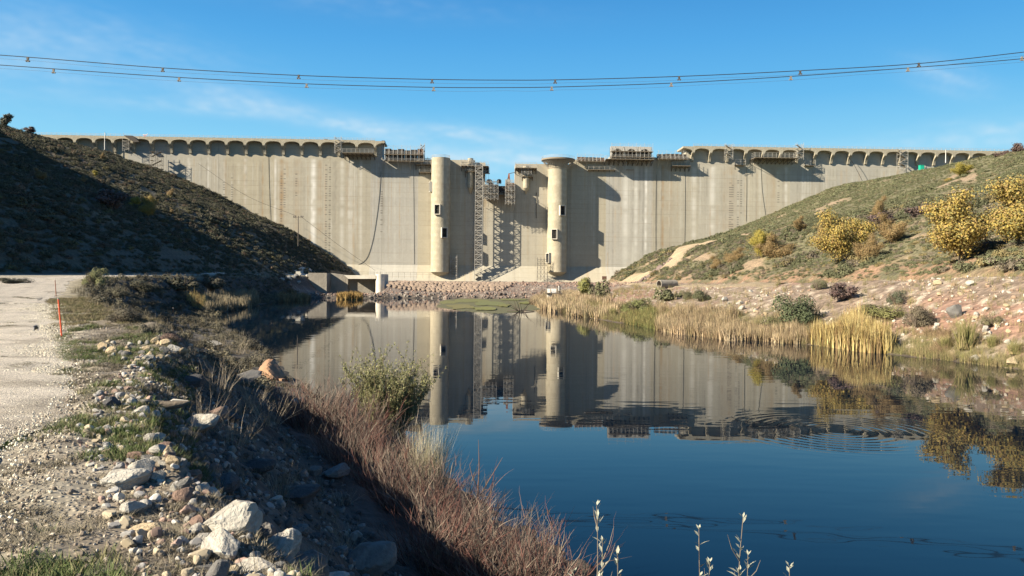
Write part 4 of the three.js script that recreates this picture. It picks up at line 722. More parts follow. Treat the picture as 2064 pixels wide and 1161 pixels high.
{ const P = at(601, 557, 250), g = thing('road_sign', 'small pale sign board seen edge lit on a post by the far road', 'sign', P); new MB().bar([0, -1.5, 0], [0, 1.6, 0], .1).build('post', M.steel, g); new MB().box(-.75, .75, .4, 1.6, .06, .12).build('board', M.frame, g); }
{ const P = at(1218, 566, 270), g = thing('notice_board', 'small brown notice board on two legs at the end of the dirt track', 'sign', P); new MB().bar([-.7, -2, 0], [-.7, 1.4, 0], .12).bar([.7, -2, 0], [.7, 1.4, 0], .12).build('leg', M.brown, g); new MB().box(-.8, .8, .4, 1.6, .07, .15).build('board', M.brown, g); }
{ const [s, y] = onDam(1857, 339, 6), g = onFace('site_cabin', 'small turquoise green cabin box at the foot of the scaffold on the far right crest', 'cabin', s, y - 1, 6); new MB().box(-1, 1, 0, 2.4, -1, 1).build('body', M.green, g); new MB().box(-1.1, 1.1, 2.4, 2.55, -1.1, 1.1).build('roof', M.green, g); new MB().box(-.4, .4, .1, 1.9, 1.0, 1.05).build('door', M.green, g); }
{ // power pole on the dark hill
  const P = at(601, 487, 345), t = at(601, 435, 345); P.y -= 2; const h = t.y - P.y, g = thing('power_pole', 'wooden power pole with a crossarm standing on the dark hill before the dam', 'pole', P);
  new MB().tube([[0, 0, 0], [0, h, 0]], [.22, .15], 6, true).build('pole', M.bark, g); new MB().bar([-2.2, h - .8, 0], [2.2, h - .5, 0], .22).bar([0, h - 2.2, 0], [-1.5, h - .8, 0], .12).build('crossarm', M.bark, g);
  for (const x of [-2, -1.2, 1.2, 2]) new MB().tube([[x, h - .7, 0], [x, h - .3, 0], [x, h + .2, 0]], [.2, .26, .1], 6, true).build('insulator', M.darkSteel, g);
}
{ // concrete pipe beside the track
  const P = at(1345, 573, 150); P.y = H(P.x, 150) + .75; const g = thing('drain_pipe', 'short concrete pipe with a dark mouth lying beside the dirt track', 'pipe', P, -1.1), o = [], b = new MB();
  b.tube([[0, 0, -2], [0, 0, 2]], [.85], 18, false); b.tube([[0, 0, 2], [0, 0, -2]], [.68], 18, false); b.build('shell', M.greyConcrete, g, .5); const r = new MB(); for (let i = 0; i < 18; i++) for (const [z, f] of [[2, 1], [-2, -1]]) { const a = (i + .5) / 18 * 2 * Math.PI, c = (i + 1.5) / 18 * 2 * Math.PI, q = (e, R) => [Math.cos(e) * R, Math.sin(e) * R, z]; r.quad(q(a, .68), q(a, .85), q(c, .85), q(c, .68)); } r.build('rim', M.greyConcrete, g);
}
// ------------------------------------------------------------------ cableway over the valley
{
  const D = 205, lines = [['upper', [[-420, 86], [0, 111], [330, 137], [602, 152], [870, 160], [1032, 161.5], [1119, 161], [1369, 154], [1613, 142.5], [1852, 128], [2064, 105], [2420, 62]], [[56, 117], [328, 138], [602, 152], [871, 161], [1119, 161.5], [1369, 155], [1613, 143.5], [1852, 128]], 'upper'], ['lower', [[-420, 102], [0, 131], [361, 156], [618, 169], [874, 176], [1032, 176.5], [1112, 175.5], [1353, 167.5], [1593, 154], [1830, 137], [2064, 118], [2420, 80]], [[108, 141], [361, 157.5], [618, 170], [874, 177], [1112, 176], [1353, 168], [1594, 155], [1830, 137.5], [2060, 115.5]], 'lower']];
  let src;
  lines.forEach(([which, pts, cars], li) => {
    const d = D + li * 6, q = pts.map(([x, y]) => at(x, y, d)), cv = new THREE.CatmullRomCurve3(q), base = q[5].clone(), P = cv.getPoints(90);
    const b = new MB().tube(P.map((v) => v.clone().sub(base).toArray()), [.10], 6).build('cableway_cable', M.black, scene); b.position.copy(base); tag(b, which + ' thick cable of the cableway slung across the sky above the dam', 'cable');
    const b2 = new MB().tube(P.map((v, i) => [v.x - base.x, v.y - base.y - .95 - .2 * Math.abs(Math.sin(i / 90 * Math.PI * 9)), v.z - base.z + .5]), [.028], 4).build('haul_rope', M.darkSteel, scene); b2.position.copy(base); tag(b2, 'thin hauling rope sagging below the ' + which + ' cableway cable', 'rope');
    cars.forEach(([px, py], i) => {
      const p = at(px, py, d), ord = ['first', 'second', 'third', 'fourth', 'fifth', 'sixth', 'seventh', 'eighth', 'ninth'][i], label = (li ? 'pale' : 'dark') + ' rope carrier on the ' + which + ' cable, ' + ord + ' from the left';
      if (!src) {
        src = thing('rope_carrier', label, 'rope carrier', p, 0, 'rope carriers hanging from the cableway cables');
        src.scale.setScalar(.68); new MB().box(-.42, .42, -.5, .28, -.25, .25).build('clamp', M.darkSteel, src); new MB().prism([[-.25, -.5], [.25, -.5], [.62, -1.25], [.3, -1.35], [0, -.95], [-.3, -1.35], [-.62, -1.25]].reverse(), -.18, .18, (a, b, c) => [a, b, c]).build('bracket', M.darkSteel, src);
        for (const x of [-.5, .5]) new MB().tube([[x, -1.2, -.3], [x, -1.2, .3]], [.3], 8, true).build('pulley', M.darkSteel, src); new MB().box(-.2, .2, -1.5, -1.3, -.2, .2).build('guide', M.frame, src);
      } else { const c = dup(src, label, null, 'rope_carrier'); c.position.copy(p); if (li) c.children.forEach((m) => { m.material = M.greyConcrete; }); c.scale.setScalar(.62); }
    });
  });
}

// ------------------------------------------------------------------ scrub that covers the hills (nobody could count it)
{
  const r = rng(77), geos = [bushGeo(1, 130, .26), bushGeo(2, 120, .27, .6), bushGeo(3, 140, .24, .9), bushGeo(1, 420, .12), bushGeo(2, 400, .12, .6), bushGeo(3, 440, .11, .9)].map((b) => b.geo());
  const mat = std({ vertexColors: true, side: THREE.DoubleSide, roughness: .95 });
  const six = () => [[], [], [], [], [], []], sets = six(), cols = six(), sets2 = six(), cols2 = six();
  for (let i = 0; i < 26000; i++) {
    const D = 66 + Math.pow(r(), .8) * 325, X = toeL(D) + 2 - r() * Math.min(175, .80 * D + 12); if (X < -.80 * D - 10) continue;
    const u = toeL(D) - X, n = fbm(X * .06, D * .06, 3), k = Math.floor(r() * 3) + 3, s = (.7 + 1.1 * r() * r()) * (u < 10 ? .8 : 1) * (1 + .5 * clamp(n * 2)); if (u < 1 || (u > 6 && n < -.5)) continue;
    sets[k].push([X, H(X, D) - .1, -D, 0, r() * 6.28, 0, s, s * (.7 + .4 * r()), s]); const q = r(), t = .7 + .6 * r(), c = q < .70 ? [.085, .085, .056] : q < .86 ? [.115, .105, .082] : q < .95 ? [.14, .10, .07] : [.14, .125, .06]; cols[k].push(c.map((v) => v * t));
  }
  for (let i = 0; i < 60000; i++) {
    const D = 62 + Math.pow(r(), .75) * 345, X = toeR(D) + 1.5 + r() * Math.min(210, .76 * D); if (X > .76 * D + 14) continue;
    const u = X - toeR(D), n = fbm(X * .11 + 20, D * .045 + 4, 4), k = Math.floor(r() * 3) + (D < 300 ? 3 : 0), tall = smooth(.0, .25, fbm(X * .17, D * .1 + 70, 3)) * (u < 60 ? 1 : .35), s = (.34 + .4 * r()) + tall * (.3 + 1.1 * r() * r()); if (n > .30 + .1 * r()) continue; if (u < 5 && r() < .4) continue;
    if (D > 300 && X < 120 && nearRamp(X, D)) continue;
    sets2[k].push([X, H(X, D) - .08, -D, 0, r() * 6.28, 0, s, s * (.55 + .4 * r() + .35 * tall), s]); const q = r(), t = (.7 + .6 * r()) * (1.15 - .25 * tall), c = u > 40 ? (q < .85 ? [.125, .132, .074] : [.16, .14, .085]) : q < .62 ? [.11, .117, .065] : q < .85 ? [.16, .135, .105] : [.20, .165, .08]; cols2[k].push(c.map((v) => v * t));
  }
  const both = (name, label, S_, C_) => { const g = new THREE.Group(); g.name = numbered(name); scene.add(g); g.userData = { kind: 'stuff', label, category: 'scrub' }; S_.forEach((s, k) => instanced('scrub', geos[k], mat, s, C_[k], g)); };
  both('scrub_cover', 'dense dark scrub covering the shaded hill', sets, cols); both('scrub_cover', 'grey green heath covering the sunlit hill', sets2, cols2);
}
// ------------------------------------------------------------------ trees with autumn leaves
{
  const gold = [[.34, .25, .05], [.38, .28, .06], [.28, .22, .055], [.21, .195, .06], [.28, .185, .06]], ochre = [[.27, .18, .075], [.235, .155, .065], [.29, .205, .08], [.19, .155, .065]], lime = [[.32, .27, .04], [.25, .23, .045], [.38, .30, .05]];
  const kinds = [[gold, 11, 1.1], [ochre, 12, 1.0], [lime, 13, 1.05], [gold, 14, .95]].map(([c, s, sp]) => treeParts(s, 6, sp, 30000, .115, c, { clump: .165, bare: .2, low: .04 }));
  const trees = [ // px, base py, top py, depth, kind, width factor, label
    [1935, 522, 378, 92, 0, 1.05, 'tallest golden tree of the sunlit hill, standing near the right edge'],
    [2052, 500, 352, 84, 3, 1.1, 'golden tree cut by the right edge of the photograph'],
    [1708, 534, 422, 128, 0, .95, 'golden tree in the middle of the sunlit hill with an uneven crown'],
    [1745, 532, 470, 120, 1, 1.0, 'small rusty gold tree leaning on the right of the middle golden tree'],
    [1795, 520, 455, 125, 1, 1.15, 'short round ochre tree between the middle and the tallest golden tree'],
    [1775, 445, 395, 165, 1, .9, 'thin brownish tree higher up the slope above the middle golden tree'],
    [1532, 526, 463, 178, 2, 1.0, 'bright lime yellow tree near the foot of the sunlit hill'],
    [1572, 528, 472, 172, 1, 1.5, 'wide russet tree right beside the bright lime yellow tree'],
    [1480, 515, 475, 190, 1, 1.3, 'low faded ochre tree left of the lime yellow tree'],
    [1442, 522, 487, 195, 1, 1.2, 'dull olive ochre tree farthest down the sunlit slope'],
    [1615, 505, 475, 185, 1, 1.2, 'small russet bush tree right of the wide russet tree'],
    [1942, 348, 308, 225, 2, 1.3, 'yellow tree on top of the sunlit hill in front of the crest arches'],
    [1915, 350, 330, 230, 3, 1.2, 'low yellow bush tree on the hilltop left of the yellow tree'],
    [1660, 505, 470, 168, 1, 1.0, 'faded ochre sapling between the russet and middle golden trees'],
    [298, 442, 393, 235, 3, 1.0, 'brightest yellow tree on the dark left hill'],
    [268, 423, 395, 238, 2, 1.0, 'olive yellow tree left of the brightest tree on the dark hill'],
    [344, 396, 377, 290, 1, 1.1, 'small orange tree near the edge of the dark hill'],
    [345, 446, 432, 260, 1, 1.0, 'tiny yellow bush tree below the small orange tree'],
    [210, 322, 305, 300, 1, .9, 'little orange tree below an arch at the top of the dark hill'],
    [163, 412, 393, 240, 1, 1.2, 'small pinkish tan tree alone on the dark slope'],
    [80, 452, 425, 190, 1, 1.3, 'olive yellow bush tree low on the dark hill at the left'],
    [193, 352, 338, 270, 2, 1.0, 'small green yellow bush tree on the upper dark slope'],
  ];
  trees.forEach(([px, pb, pt, D, k, w, label], i) => {
    const P = at(px, pb, D), G = groundAt(P.x, D); const h = (pb - pt) / F0 * D, [tg, cg, hi] = kinds[k], s = h / (hi * 1.05);
    const g = thing('oak_tree', label, 'tree', [G.x, P.y < G.y - 2 || P.y > G.y + 2.5 ? G.y : Math.min(P.y, G.y), -D], (i * 2.4) % 6.28);
    const a = new THREE.Mesh(tg, M.bark), b = new THREE.Mesh(cg, M.leaf); a.name = 'trunk'; b.name = 'crown'; g.add(a, b); g.scale.set(s * w, s, s * w);
  });
  const dark = [[.09, .095, .07], [.12, .12, .09]], redd = [[.13, .08, .07], [.10, .07, .06]];
  const con = treeParts(21, 5, .5, 3500, .26, dark, { clump: .12 }), bare = treeParts(22, 4, 1, 3000, .2, redd, { clump: .15, bare: .3 }), wil = treeParts(23, 4, .6, 8000, .17, [[.20, .20, .045], [.24, .22, .05], [.15, .17, .05], [.13, .13, .05]], { clump: .2, low: .05, bare: 0 });
  for (let [px, pb, pt, D, q, w, label, name] of [[14, 260, 228, 250, con, 1.3, 'lone dark conifer on the skyline at the upper left', 'conifer_tree'], [60, 270, 254, 255, bare, 1.6, 'brown leafless shrub on the skyline beside the conifer', 'bare_shrub'], [2050, 316, 288, 185, bare, 1.3, 'dark reddish shrub on the skyline at the right edge', 'bare_shrub'], [2022, 330, 302, 195, bare, 1.3, 'thinner reddish shrub left of the skyline shrub at the right', 'bare_shrub'], [1183, 602, 560, 172, wil, 1.25, 'round yellow green willow bush at the end of the reeds near the right tower', 'willow_bush'], [225, 470, 425, 200, bare, 1.5, 'grey leafless tree in the middle of the dark hill', 'bare_tree'], [1700, 612, 568, 80, bare, 1.5, 'bare purplish brown shrub on the red bank above the bright reeds', 'bare_shrub'], [1860, 450, 410, 140, bare, 1.8, 'purplish leafless shrub between the golden trees on the slope', 'bare_shrub'], [1775, 452, 418, 150, bare, 1.8, 'brownish leafless shrub on the slope above the ochre tree', 'bare_shrub']]) {
    if (/skyline/.test(label)) { let best = -9, bd = D; for (let d = 120; d < 395; d += 2) { const X = at(px, pb, d).x, a = (H(X, d) - EYE) / d; if (a > best) { best = a; bd = d; } } D = bd; }
    const P = at(px, pb, D), G = groundAt(P.x, D), h = (pb - pt) / F0 * D, s = h / (q[2] * 1.05), g = thing(name, label, 'shrub', [G.x, Math.abs(P.y - G.y) > 4 ? G.y : Math.min(P.y, G.y), -D], px % 6); const a = new THREE.Mesh(q[0], M.bark), b = new THREE.Mesh(q[1], M.leaf); a.name = 'trunk'; b.name = 'crown'; g.add(a, b); g.scale.set(s * w, s, s * w);
    if (/tree|conifer/.test(name)) g.userData.category = 'tree';
  }
}
// ------------------------------------------------------------------ single bushes on the banks
{
  const big = [[4, 1500, .10], [5, 1500, .11], [6, 1200, .12], [7, 4200, .05], [8, 4000, .05]].map(([s, n, q]) => bushGeo(s, n, q, .9, 9).geo()), tw = [1, 2].map((s) => stems(s + 60, 60, 1, .3, .7, .022, [[.11, .09, .07], [.14, .11, .08]], { seg: 3, side: 2 }).geo());
  const list = [ // px, base py, width px, height px, colour, label
    [1612, 652, 100, 54, [.055, .07, .035], 'large dark green bush behind the reeds on the right bank'],
    [1580, 640, 40, 34, [.06, .075, .04], 'smaller dark green bush at the left of the large dark one'],
    [1347, 606, 50, 20, [.10, .105, .055], 'low olive bush on the red bank, left of two'],
    [1415, 606, 46, 24, [.085, .09, .05], 'low olive bush on the red bank, right of two'],
    [1385, 604, 30, 18, [.09, .09, .05], 'little bush between the two low olive bushes'],
    [1650, 585, 34, 22, [.11, .11, .065], 'small grey green bush on the red dirt above the large dark bush'],
    [1810, 614, 42, 26, [.075, .085, .055], 'small blue green bush casting a shadow on the red dirt'],
    [1780, 645, 90, 34, [.13, .13, .05], 'yellowish green bush right behind the bright reeds'],
    [1560, 665, 70, 26, [.11, .11, .05], 'green tangle behind the long reed bed'],
    [1460, 640, 60, 18, [.12, .12, .05], 'low green tangle left of the long reed bed'],
    [1290, 632, 70, 28, [.13, .14, .055], 'bright green low bush between the two reed beds'],
    [1205, 602, 40, 30, [.11, .11, .06], 'grey bush touching the right side of the round willow bush'],
    [1850, 660, 60, 40, [.10, .085, .06], 'brownish tangle right of the bright reeds'],
    [2000, 660, 40, 24, [.12, .11, .06], 'grey green bush among the white rocks near the right edge'],
    [197, 581, 54, 38, [.15, .155, .075], 'round grey green broom bush at the bend of the gravel road'],
    [228, 600, 66, 26, [.09, .085, .06], 'dark brushwood bush at the start of the shaded bank'],
    [285, 590, 70, 24, [.07, .068, .045], 'dark bush in the middle of the shaded cove bank'],
    [360, 588, 70, 24, [.07, .068, .045], 'dark bush on the far part of the shaded cove bank'],
    [425, 584, 60, 22, [.075, .07, .05], 'dark bush at the far end of the shaded cove bank'],
    [305, 675, 50, 36, [.11, .10, .075], 'grey leafless brush at the edge of the cove'],
    [250, 650, 70, 38, [.08, .072, .055], 'tangled dark brush hanging over the cove bank'],
    [350, 628, 50, 22, [.10, .095, .065], 'grey green bush low on the cove bank'],
    [345, 690, 44, 24, [.15, .10, .085], 'reddish brown low shrub beside the grey brush at the cove'],
    [25, 572, 60, 14, [.05, .05, .035], 'dark low bush across the road at the left edge'],
  ];
  const D0 = (x, y) => -onGround(x, y, 12).z;
  list.forEach(([px, pb, w, h, c, label], i) => {
    if (D0(px, pb) < 45) h *= .7; const G = onGround(px, pb, 12), D = -G.z, q = D / F0, g = thing('bush', label, 'bush', G, i * 1.7);
    const m = new THREE.Mesh(D < 115 ? big[3 + i % 2] : big[i % 3], std({ color: rgb(...c.map((v) => v * 1.15)), vertexColors: true, side: THREE.DoubleSide })); m.name = 'foliage'; m.scale.set(w * q / 1.75, h * q / 1.05, w * q / 1.75); g.add(m);
    const t = new THREE.Mesh(tw[i % 2], M.stem); t.name = 'twigs'; t.scale.set(w * q / 1.7, h * q / 1.0, w * q / 1.7); g.add(t);
  });
}
// ------------------------------------------------------------------ reeds at the water's edge
function reedBed(name, label, poly, count, h, cols, seed, splay = .12, w = .06) { // poly: px outline of the bed's foot on the water plane
  const r = rng(seed), q = poly.map(([px, py]) => onY(px, py, .05)), inside = (x, z) => { let c = false; for (let i = 0, j = q.length - 1; i < q.length; j = i++) if ((q[i].z > z) !== (q[j].z > z) && x < (q[j].x - q[i].x) * (z - q[i].z) / (q[j].z - q[i].z) + q[i].x) c = !c; return c; };
  const xs = q.map((v) => v.x), zs = q.map((v) => v.z), x0 = Math.min(...xs), x1 = Math.max(...xs), z0 = Math.min(...zs), z1 = Math.max(...zs), L = [[], []], C = [[], []]; let guard = 0, n = 0;
  while (n < count && guard++ < count * 40) { const x = lerp(x0, x1, r()), z = lerp(z0, z1, r()); if (!inside(x, z) || vnoise(x * .35, z * .2) < -.45 + .3 * r()) continue; const y = Math.max(-.05, H(x, -z) - .05); if (y > 1.6) continue; const s = h * (.75 + .4 * r()) * (1 + .25 * vnoise(x * .6, z * .6)), k = n++ % 2, c = cols[Math.floor(r() * cols.length)], t = .75 + .5 * r(); L[k].push([x, y, z, 0, r() * 6.28, 0, s, s, s]); C[k].push(c.map((v) => v * t)); }
  const g = thing(name, label, 'reeds', [0, 0, 0]), geos = [blades(seed + 1, 15, 1, .2, splay, w * .6, [[1, 1, 1], [.7, .7, .65]]), blades(seed + 2, 15, 1, .25, splay * 1.6, w * .6, [[1, 1, 1], [.75, .7, .6]])].map((b) => b.geo());
  geos.forEach((o, k) => instanced('reed_blades', o, M.stem, L[k], C[k], g)); return g;
}
const tan = [[.36, .28, .175], [.31, .23, .145], [.40, .32, .21], [.22, .165, .11], [.25, .21, .12]], yellow = [[.42, .33, .13], [.36, .28, .12], [.42, .36, .17], [.28, .19, .09]];
reedBed('reed_bed', 'brightest golden cattail reeds standing tall in a straight block at the right shore', [[1640, 694], [1700, 702], [1760, 710], [1818, 713], [1822, 704], [1760, 690], [1700, 684], [1645, 680]], 1500, 2.45, yellow, 301, .16, .05);
reedBed('reed_bed', 'long tan reed bed in the middle of the right shore', [[1325, 665], [1360, 672], [1420, 678], [1480, 687], [1560, 692], [1640, 693], [1640, 680], [1560, 668], [1470, 655], [1380, 640], [1330, 640]], 3000, 1.55, tan, 311, .3, .07);
reedBed('reed_bed', 'far tan reed bed in front of the round willow bush', [[1070, 612], [1090, 622], [1130, 634], [1190, 641], [1250, 648], [1268, 640], [1240, 620], [1180, 605], [1110, 600], [1080, 602]], 2600, 1.75, tan, 321, .32, .1);
reedBed('reed_bed', 'greenish sedge strip joining the two tan reed beds', [[1250, 649], [1290, 657], [1330, 666], [1340, 655], [1300, 640], [1260, 636]], 700, 1.2, [[.18, .18, .06], [.24, .2, .08], [.13, .15, .05]], 331, .3, .06);
reedBed('reed_bed', 'flattened straw coloured reeds at the water right of the bright block', [[1825, 714], [1870, 718], [1910, 722], [1915, 708], [1870, 700], [1830, 702]], 400, .9, [[.34, .25, .15], [.28, .2, .13]], 341, .9, .05);
reedBed('reed_bed', 'small orange tan reed clump in the shaded cove at the left', [[376, 629], [395, 632], [410, 632], [412, 626], [394, 623], [378, 624]], 130, 2.2, yellow, 351, .1, .08);
reedBed('reed_bed', 'pale grey reeds along the cove shore beside the small orange clump', [[412, 634], [440, 630], [480, 622], [520, 614], [515, 606], [470, 612], [420, 622]], 700, 2.0, [[.26, .23, .17], [.22, .19, .13], [.3, .25, .16]], 361, .25, .09);
reedBed('reed_bed', 'dull tan reeds at the far left corner of the water', [[555, 608], [600, 607], [625, 606], [620, 602], [570, 600]], 260, 2.0, [[.16, .12, .07], [.2, .15, .08]], 371, .3, .16);
reedBed('reed_bed', 'ochre reeds under the beam of the concrete outlet', [[683, 603.5], [726, 603.5], [726, 601], [683, 601]], 260, 2.3, [[.34, .23, .08], [.28, .18, .06]], 381, .3, .16);
{ // green scum on the far water
  const pts = [[884, 612], [905, 604], [960, 601], [1040, 601.5], [1075, 606], [1085, 615], [1095, 622], [1060, 627], [1010, 631], [960, 629], [925, 625], [890, 620]].map(([x, y]) => onY(x, y, .012)), r = rng(9), sh = new THREE.Shape(), cv = new THREE.CatmullRomCurve3(pts, true).getPoints(160);
  cv.forEach((v, i) => { const k = 1 + .9 * vnoise(i * .5, 4); sh[i ? 'lineTo' : 'moveTo'](v.x + .5 * k * vnoise(i * .9, 2), -v.z + 2.2 * k * vnoise(i * .35, 8)); });
  const g = new THREE.ExtrudeGeometry(sh, { depth: .02, bevelEnabled: false }); g.rotateX(-Math.PI / 2); const m = new THREE.Mesh(g, std({ color: rgb(.10, .10, .045), map: T.rock, roughness: .95, bumpMap: T.rockBump, bumpScale: .01 })); m.name = numbered('algae_mat'); scene.add(m); m.userData = { kind: 'stuff', label: 'green algae scum floating on the far water below the towers', category: 'algae' };
  const lobes = [[905, 609, 17, 3.2], [950, 606, 34, 3.6], [930, 618, 26, 4.5], [985, 612, 30, 4], [1030, 604, 26, 2], [975, 623, 22, 3.4], [1015, 617, 14, 2.4], [1060, 611, 12, 2.2]];
  const blobs = []; for (const [px, py, w, h] of lobes) { const s2 = new THREE.Shape(); for (let i = 0; i < 40; i++) { const a = i / 40 * 6.2832, k = 1 + .35 * vnoise(Math.cos(a) * 2.3 + px, Math.sin(a) * 2.3 + py), p = onY(px + Math.cos(a) * w * k, py + Math.sin(a) * h * k, .04); s2[i ? 'lineTo' : 'moveTo'](p.x, -p.z); } blobs.push(s2); }
  blobs.forEach((s2, i) => { const e = new THREE.ExtrudeGeometry(s2, { depth: .02, bevelEnabled: false }); e.rotateX(-Math.PI / 2); e.translate(0, .026 + i * .024, 0); const b = new THREE.Mesh(e, std({ color: rgb(.125 + .03 * hash2(i, 3), .14 + .02 * hash2(i, 5), .035 + .015 * hash2(i, 1)), map: T.rock, bumpMap: T.rockBump, bumpScale: .01 })); b.name = 'algae_patch'; m.add(b); });
  const P = onY(1050, 628, 0), d = thing('drift_branch', 'dark piece of drift brush lying in the algae near the reeds', 'branch', P); stems(5, 14, 3.5, .8, 1.6, .07, [[.08, .06, .045]], { seg: 4, curve: .5 }).build('twigs', M.stem, d); new MB().tube([[-2.5, .1, 0], [0, .25, .2], [2.4, .05, -.2]], [.08, .14, .06], 6).build('branch', M.bark, d);
}
{ // tussocks of rushes on the right bank
  const g1 = blades(91, 420, 1, .22, .5, .02, [[.16, .165, .05], [.2, .19, .07], [.24, .2, .1]], 4);
  for (const [px, pb, w, h, label] of [[1945, 706, 70, 72, 'big green rush tussock at the water near the right edge'], [1905, 704, 44, 30, 'low rush tussock left of the big one'], [2000, 700, 40, 26, 'low rush tussock right of the big one'], [2045, 714, 44, 30, 'yellowish rush tussock at the right edge of the water'], [1235, 640, 30, 22, 'green rush tuft at the right end of the far reed bed']]) { const G = onGround(px, pb, 20), q = -G.z / F0, t = thing('rush_tussock', label, 'rushes', G, px); const m = new THREE.Mesh(g1.geo(), M.stem); m.name = 'blades'; m.scale.set(w * q / 1.1, h * q / .95, w * q / 1.1); t.add(m); const m2 = blades(px, 60, .5, .3, 1.0, .03, [[.26, .2, .1]]).build('dead_blades', M.stem, t); m2.scale.set(w * q / 1.1, h * q, w * q / 1.1); }
}

// ------------------------------------------------------------------ stones
const RG = [1, 2, 3, 4, 5, 6, 7, 8].map((s) => rockGeo(s * 13 + 2, 4, .05, 12 + s % 4)), RGs = [1, 2, 3, 4].map((s) => rockGeo(s * 7 + 100, 3, .06, 12));
{
  // px, py of the base, width px, height / width, stone, turn, tilt, label
  const list = [
    [244, 980, 98, .5, 'pale', .4, .1, 'long slab of pale rock lying alone on the grassy verge'],
    [272, 1032, 56, .55, 'pale', 1.2, .0, 'grey white stone on the verge below the long pale slab'],
    [290, 1082, 78, .45, 'tan', .1, .0, 'flat ochre coloured stone near the bottom left'],
    [225, 822, 46, .55, 'dark', 2.0, .1, 'dark grey stone in the grass left of the driftwood'],
    [318, 892, 34, .8, 'pale', .7, .0, 'pale stone at the brink of the bank, upper of two'],
    [335, 908, 30, .7, 'pale', 1.9, .1, 'pale stone at the brink of the bank, lower of two'],
    [402, 862, 86, .42, 'pale', .2, .25, 'broad flat pale slab below the driftwood at the top of the bank'],
    [428, 848, 70, .40, 'red', 1.4, .2, 'reddish brown slab against the broad pale slab'],
    [366, 878, 24, .8, 'pale', .3, .1, 'small white stone in front of the broad flat slab'],
    [352, 940, 30, .8, 'tan', .3, .1, 'cream stone leaning over the bank edge'],
    [340, 918, 36, .6, 'tan', 2.3, .1, 'rounded cream stone on the bank edge'],
    [468, 1072, 112, .62, 'pale', .5, .45, 'largest white boulder, split and tilted at the brink'],
    [400, 1068, 64, .6, 'red', 2.2, .1, 'rough brown rock left of the largest white boulder'],
    [400, 1040, 44, .4, 'pale', 1.1, .1, 'white rock fragment above the rough brown rock'],
    [408, 1095, 36, .8, 'pale', .9, .0, 'small squarish white block below the rough brown rock'],
    [452, 1120, 92, .62, 'pale', 2.6, .3, 'white boulder with a broken face below the largest boulder'],
    [446, 1122, 28, .9, 'tan', .2, .3, 'small pinkish block in front of the broken white boulder'],
    [456, 1150, 40, .8, 'grey', 1.7, .1, 'small grey angular rock under the broken white boulder'],
    [562, 1128, 100, .66, 'pale', 1.1, .35, 'white boulder lit like a jagged leaf in the shaded bank'],
    [612, 1172, 96, .7, 'grey', .3, .1, 'grey boulder at the bottom edge beside the jagged white one'],
    [520, 1178, 90, .55, 'pale', 2.9, .1, 'white rock cut by the bottom edge of the photograph'],
    [540, 1095, 70, .7, 'grey', 2.0, .1, 'bluish grey boulder behind the jagged white boulder'],
    [742, 1150, 110, .72, 'grey', .8, .2, 'big bluish boulder low in the shaded bank near the red twigs'],
    [676, 962, 62, .45, 'grey', 1.3, .1, 'dark bluish slab in the shade below the red twigs'],
    [632, 958, 32, .8, 'grey', .4, .0, 'bluish stone left of the dark slab, right of a pair'],
    [612, 966, 32, .8, 'grey', 1.9, .0, 'bluish stone left of the dark slab, left of a pair'],
    [548, 764, 84, .46, 'rust', 2.4, .25, 'rust orange boulder at the water below the leafless weeds'],
    [500, 768, 60, .42, 'grey', .9, .1, 'grey brown rock left of the rust orange boulder'],
    [600, 812, 30, .5, 'pale', .9, .2, 'small white stone below the rust orange boulder'],
    [430, 698, 42, .3, 'pale', .2, .1, 'flat white stone in the dry grass above the rust orange boulder'],
    [520, 950, 70, .45, 'dark', .4, .1, 'dark stone in the upper shade of the bank'],
    [450, 990, 90, .4, 'dark', 1.8, .1, 'wide dark rock in the middle of the shaded bank'],
    [600, 1010, 90, .42, 'dark', .7, .1, 'broad flat dark rock in the middle of the shade'],
    [465, 850, 40, .5, 'dark', 2.7, .1, 'dark stone beside the reddish slab'],
    [370, 985, 34, .7, 'grey', .6, .1, 'grey stone half in shade at the bank edge'],
    [385, 775, 50, .45, 'dark', .8, .1, 'dark rock in the shadow at the bend of the bank edge'],
    [1342, 578, 20, .7, 'pale', .8, .1, 'pale boulder lying below the concrete pipe'],
    [1275, 612, 8, .8, 'pale', .2, .0, 'small white stone low on the red bank left of the olive bushes'],
    [1460, 608, 16, .9, 'pale', 1.2, .1, 'white boulder on the bank right of the olive bushes'],
    [1490, 615, 18, .6, 'pale', .7, .1, 'white rock in the heap right of the white boulder'],
    [1985, 672, 16, 1.3, 'pale', .3, .1, 'upright white stone standing near the right edge of the bank'],
    [1962, 726, 18, .8, 'pale', 2.1, .0, 'white stone at the waterline right of the big rush tussock'],
    [2040, 735, 36, .5, 'tan', 1.0, .0, 'long tan stone at the waterline near the right edge'],
    [1918, 716, 20, .6, 'tan', .5, .0, 'tan stone at the waterline left of the big rush tussock'],
    [1925, 640, 34, 1.1, 'grey', .2, .5, 'leaning grey slab among the white rubble on the right bank'],
    [1885, 670, 20, .8, 'pale', .9, .1, 'white stone at the foot of the rubble on the right bank'],
  ];
  list.forEach(([px, py, w, k, mat, turn, tilt, label], i) => {
    const G = onGround(px, Math.min(py, 1158)); if (py > 1158) { const P = onGround(px, 1158); const r = ray(px, py); r.multiplyScalar(1 / -r.z); const D = -P.z * (1158 - 567) / (py - 567); G.set(r.x * D, H(r.x * D, D), -D); }
    const s = w * -G.z / F0 / 1.9, g = thing('boulder', label, 'rock', [G.x, G.y - s * k * .12, G.z], turn), m = new THREE.Mesh(RG[i % 8], ROCK[mat]); m.name = 'stone'; m.scale.set(s, s * k * 1.25, s * .85); m.position.y = s * k * .58; m.rotation.set(tilt * .6, 0, tilt); g.add(m);
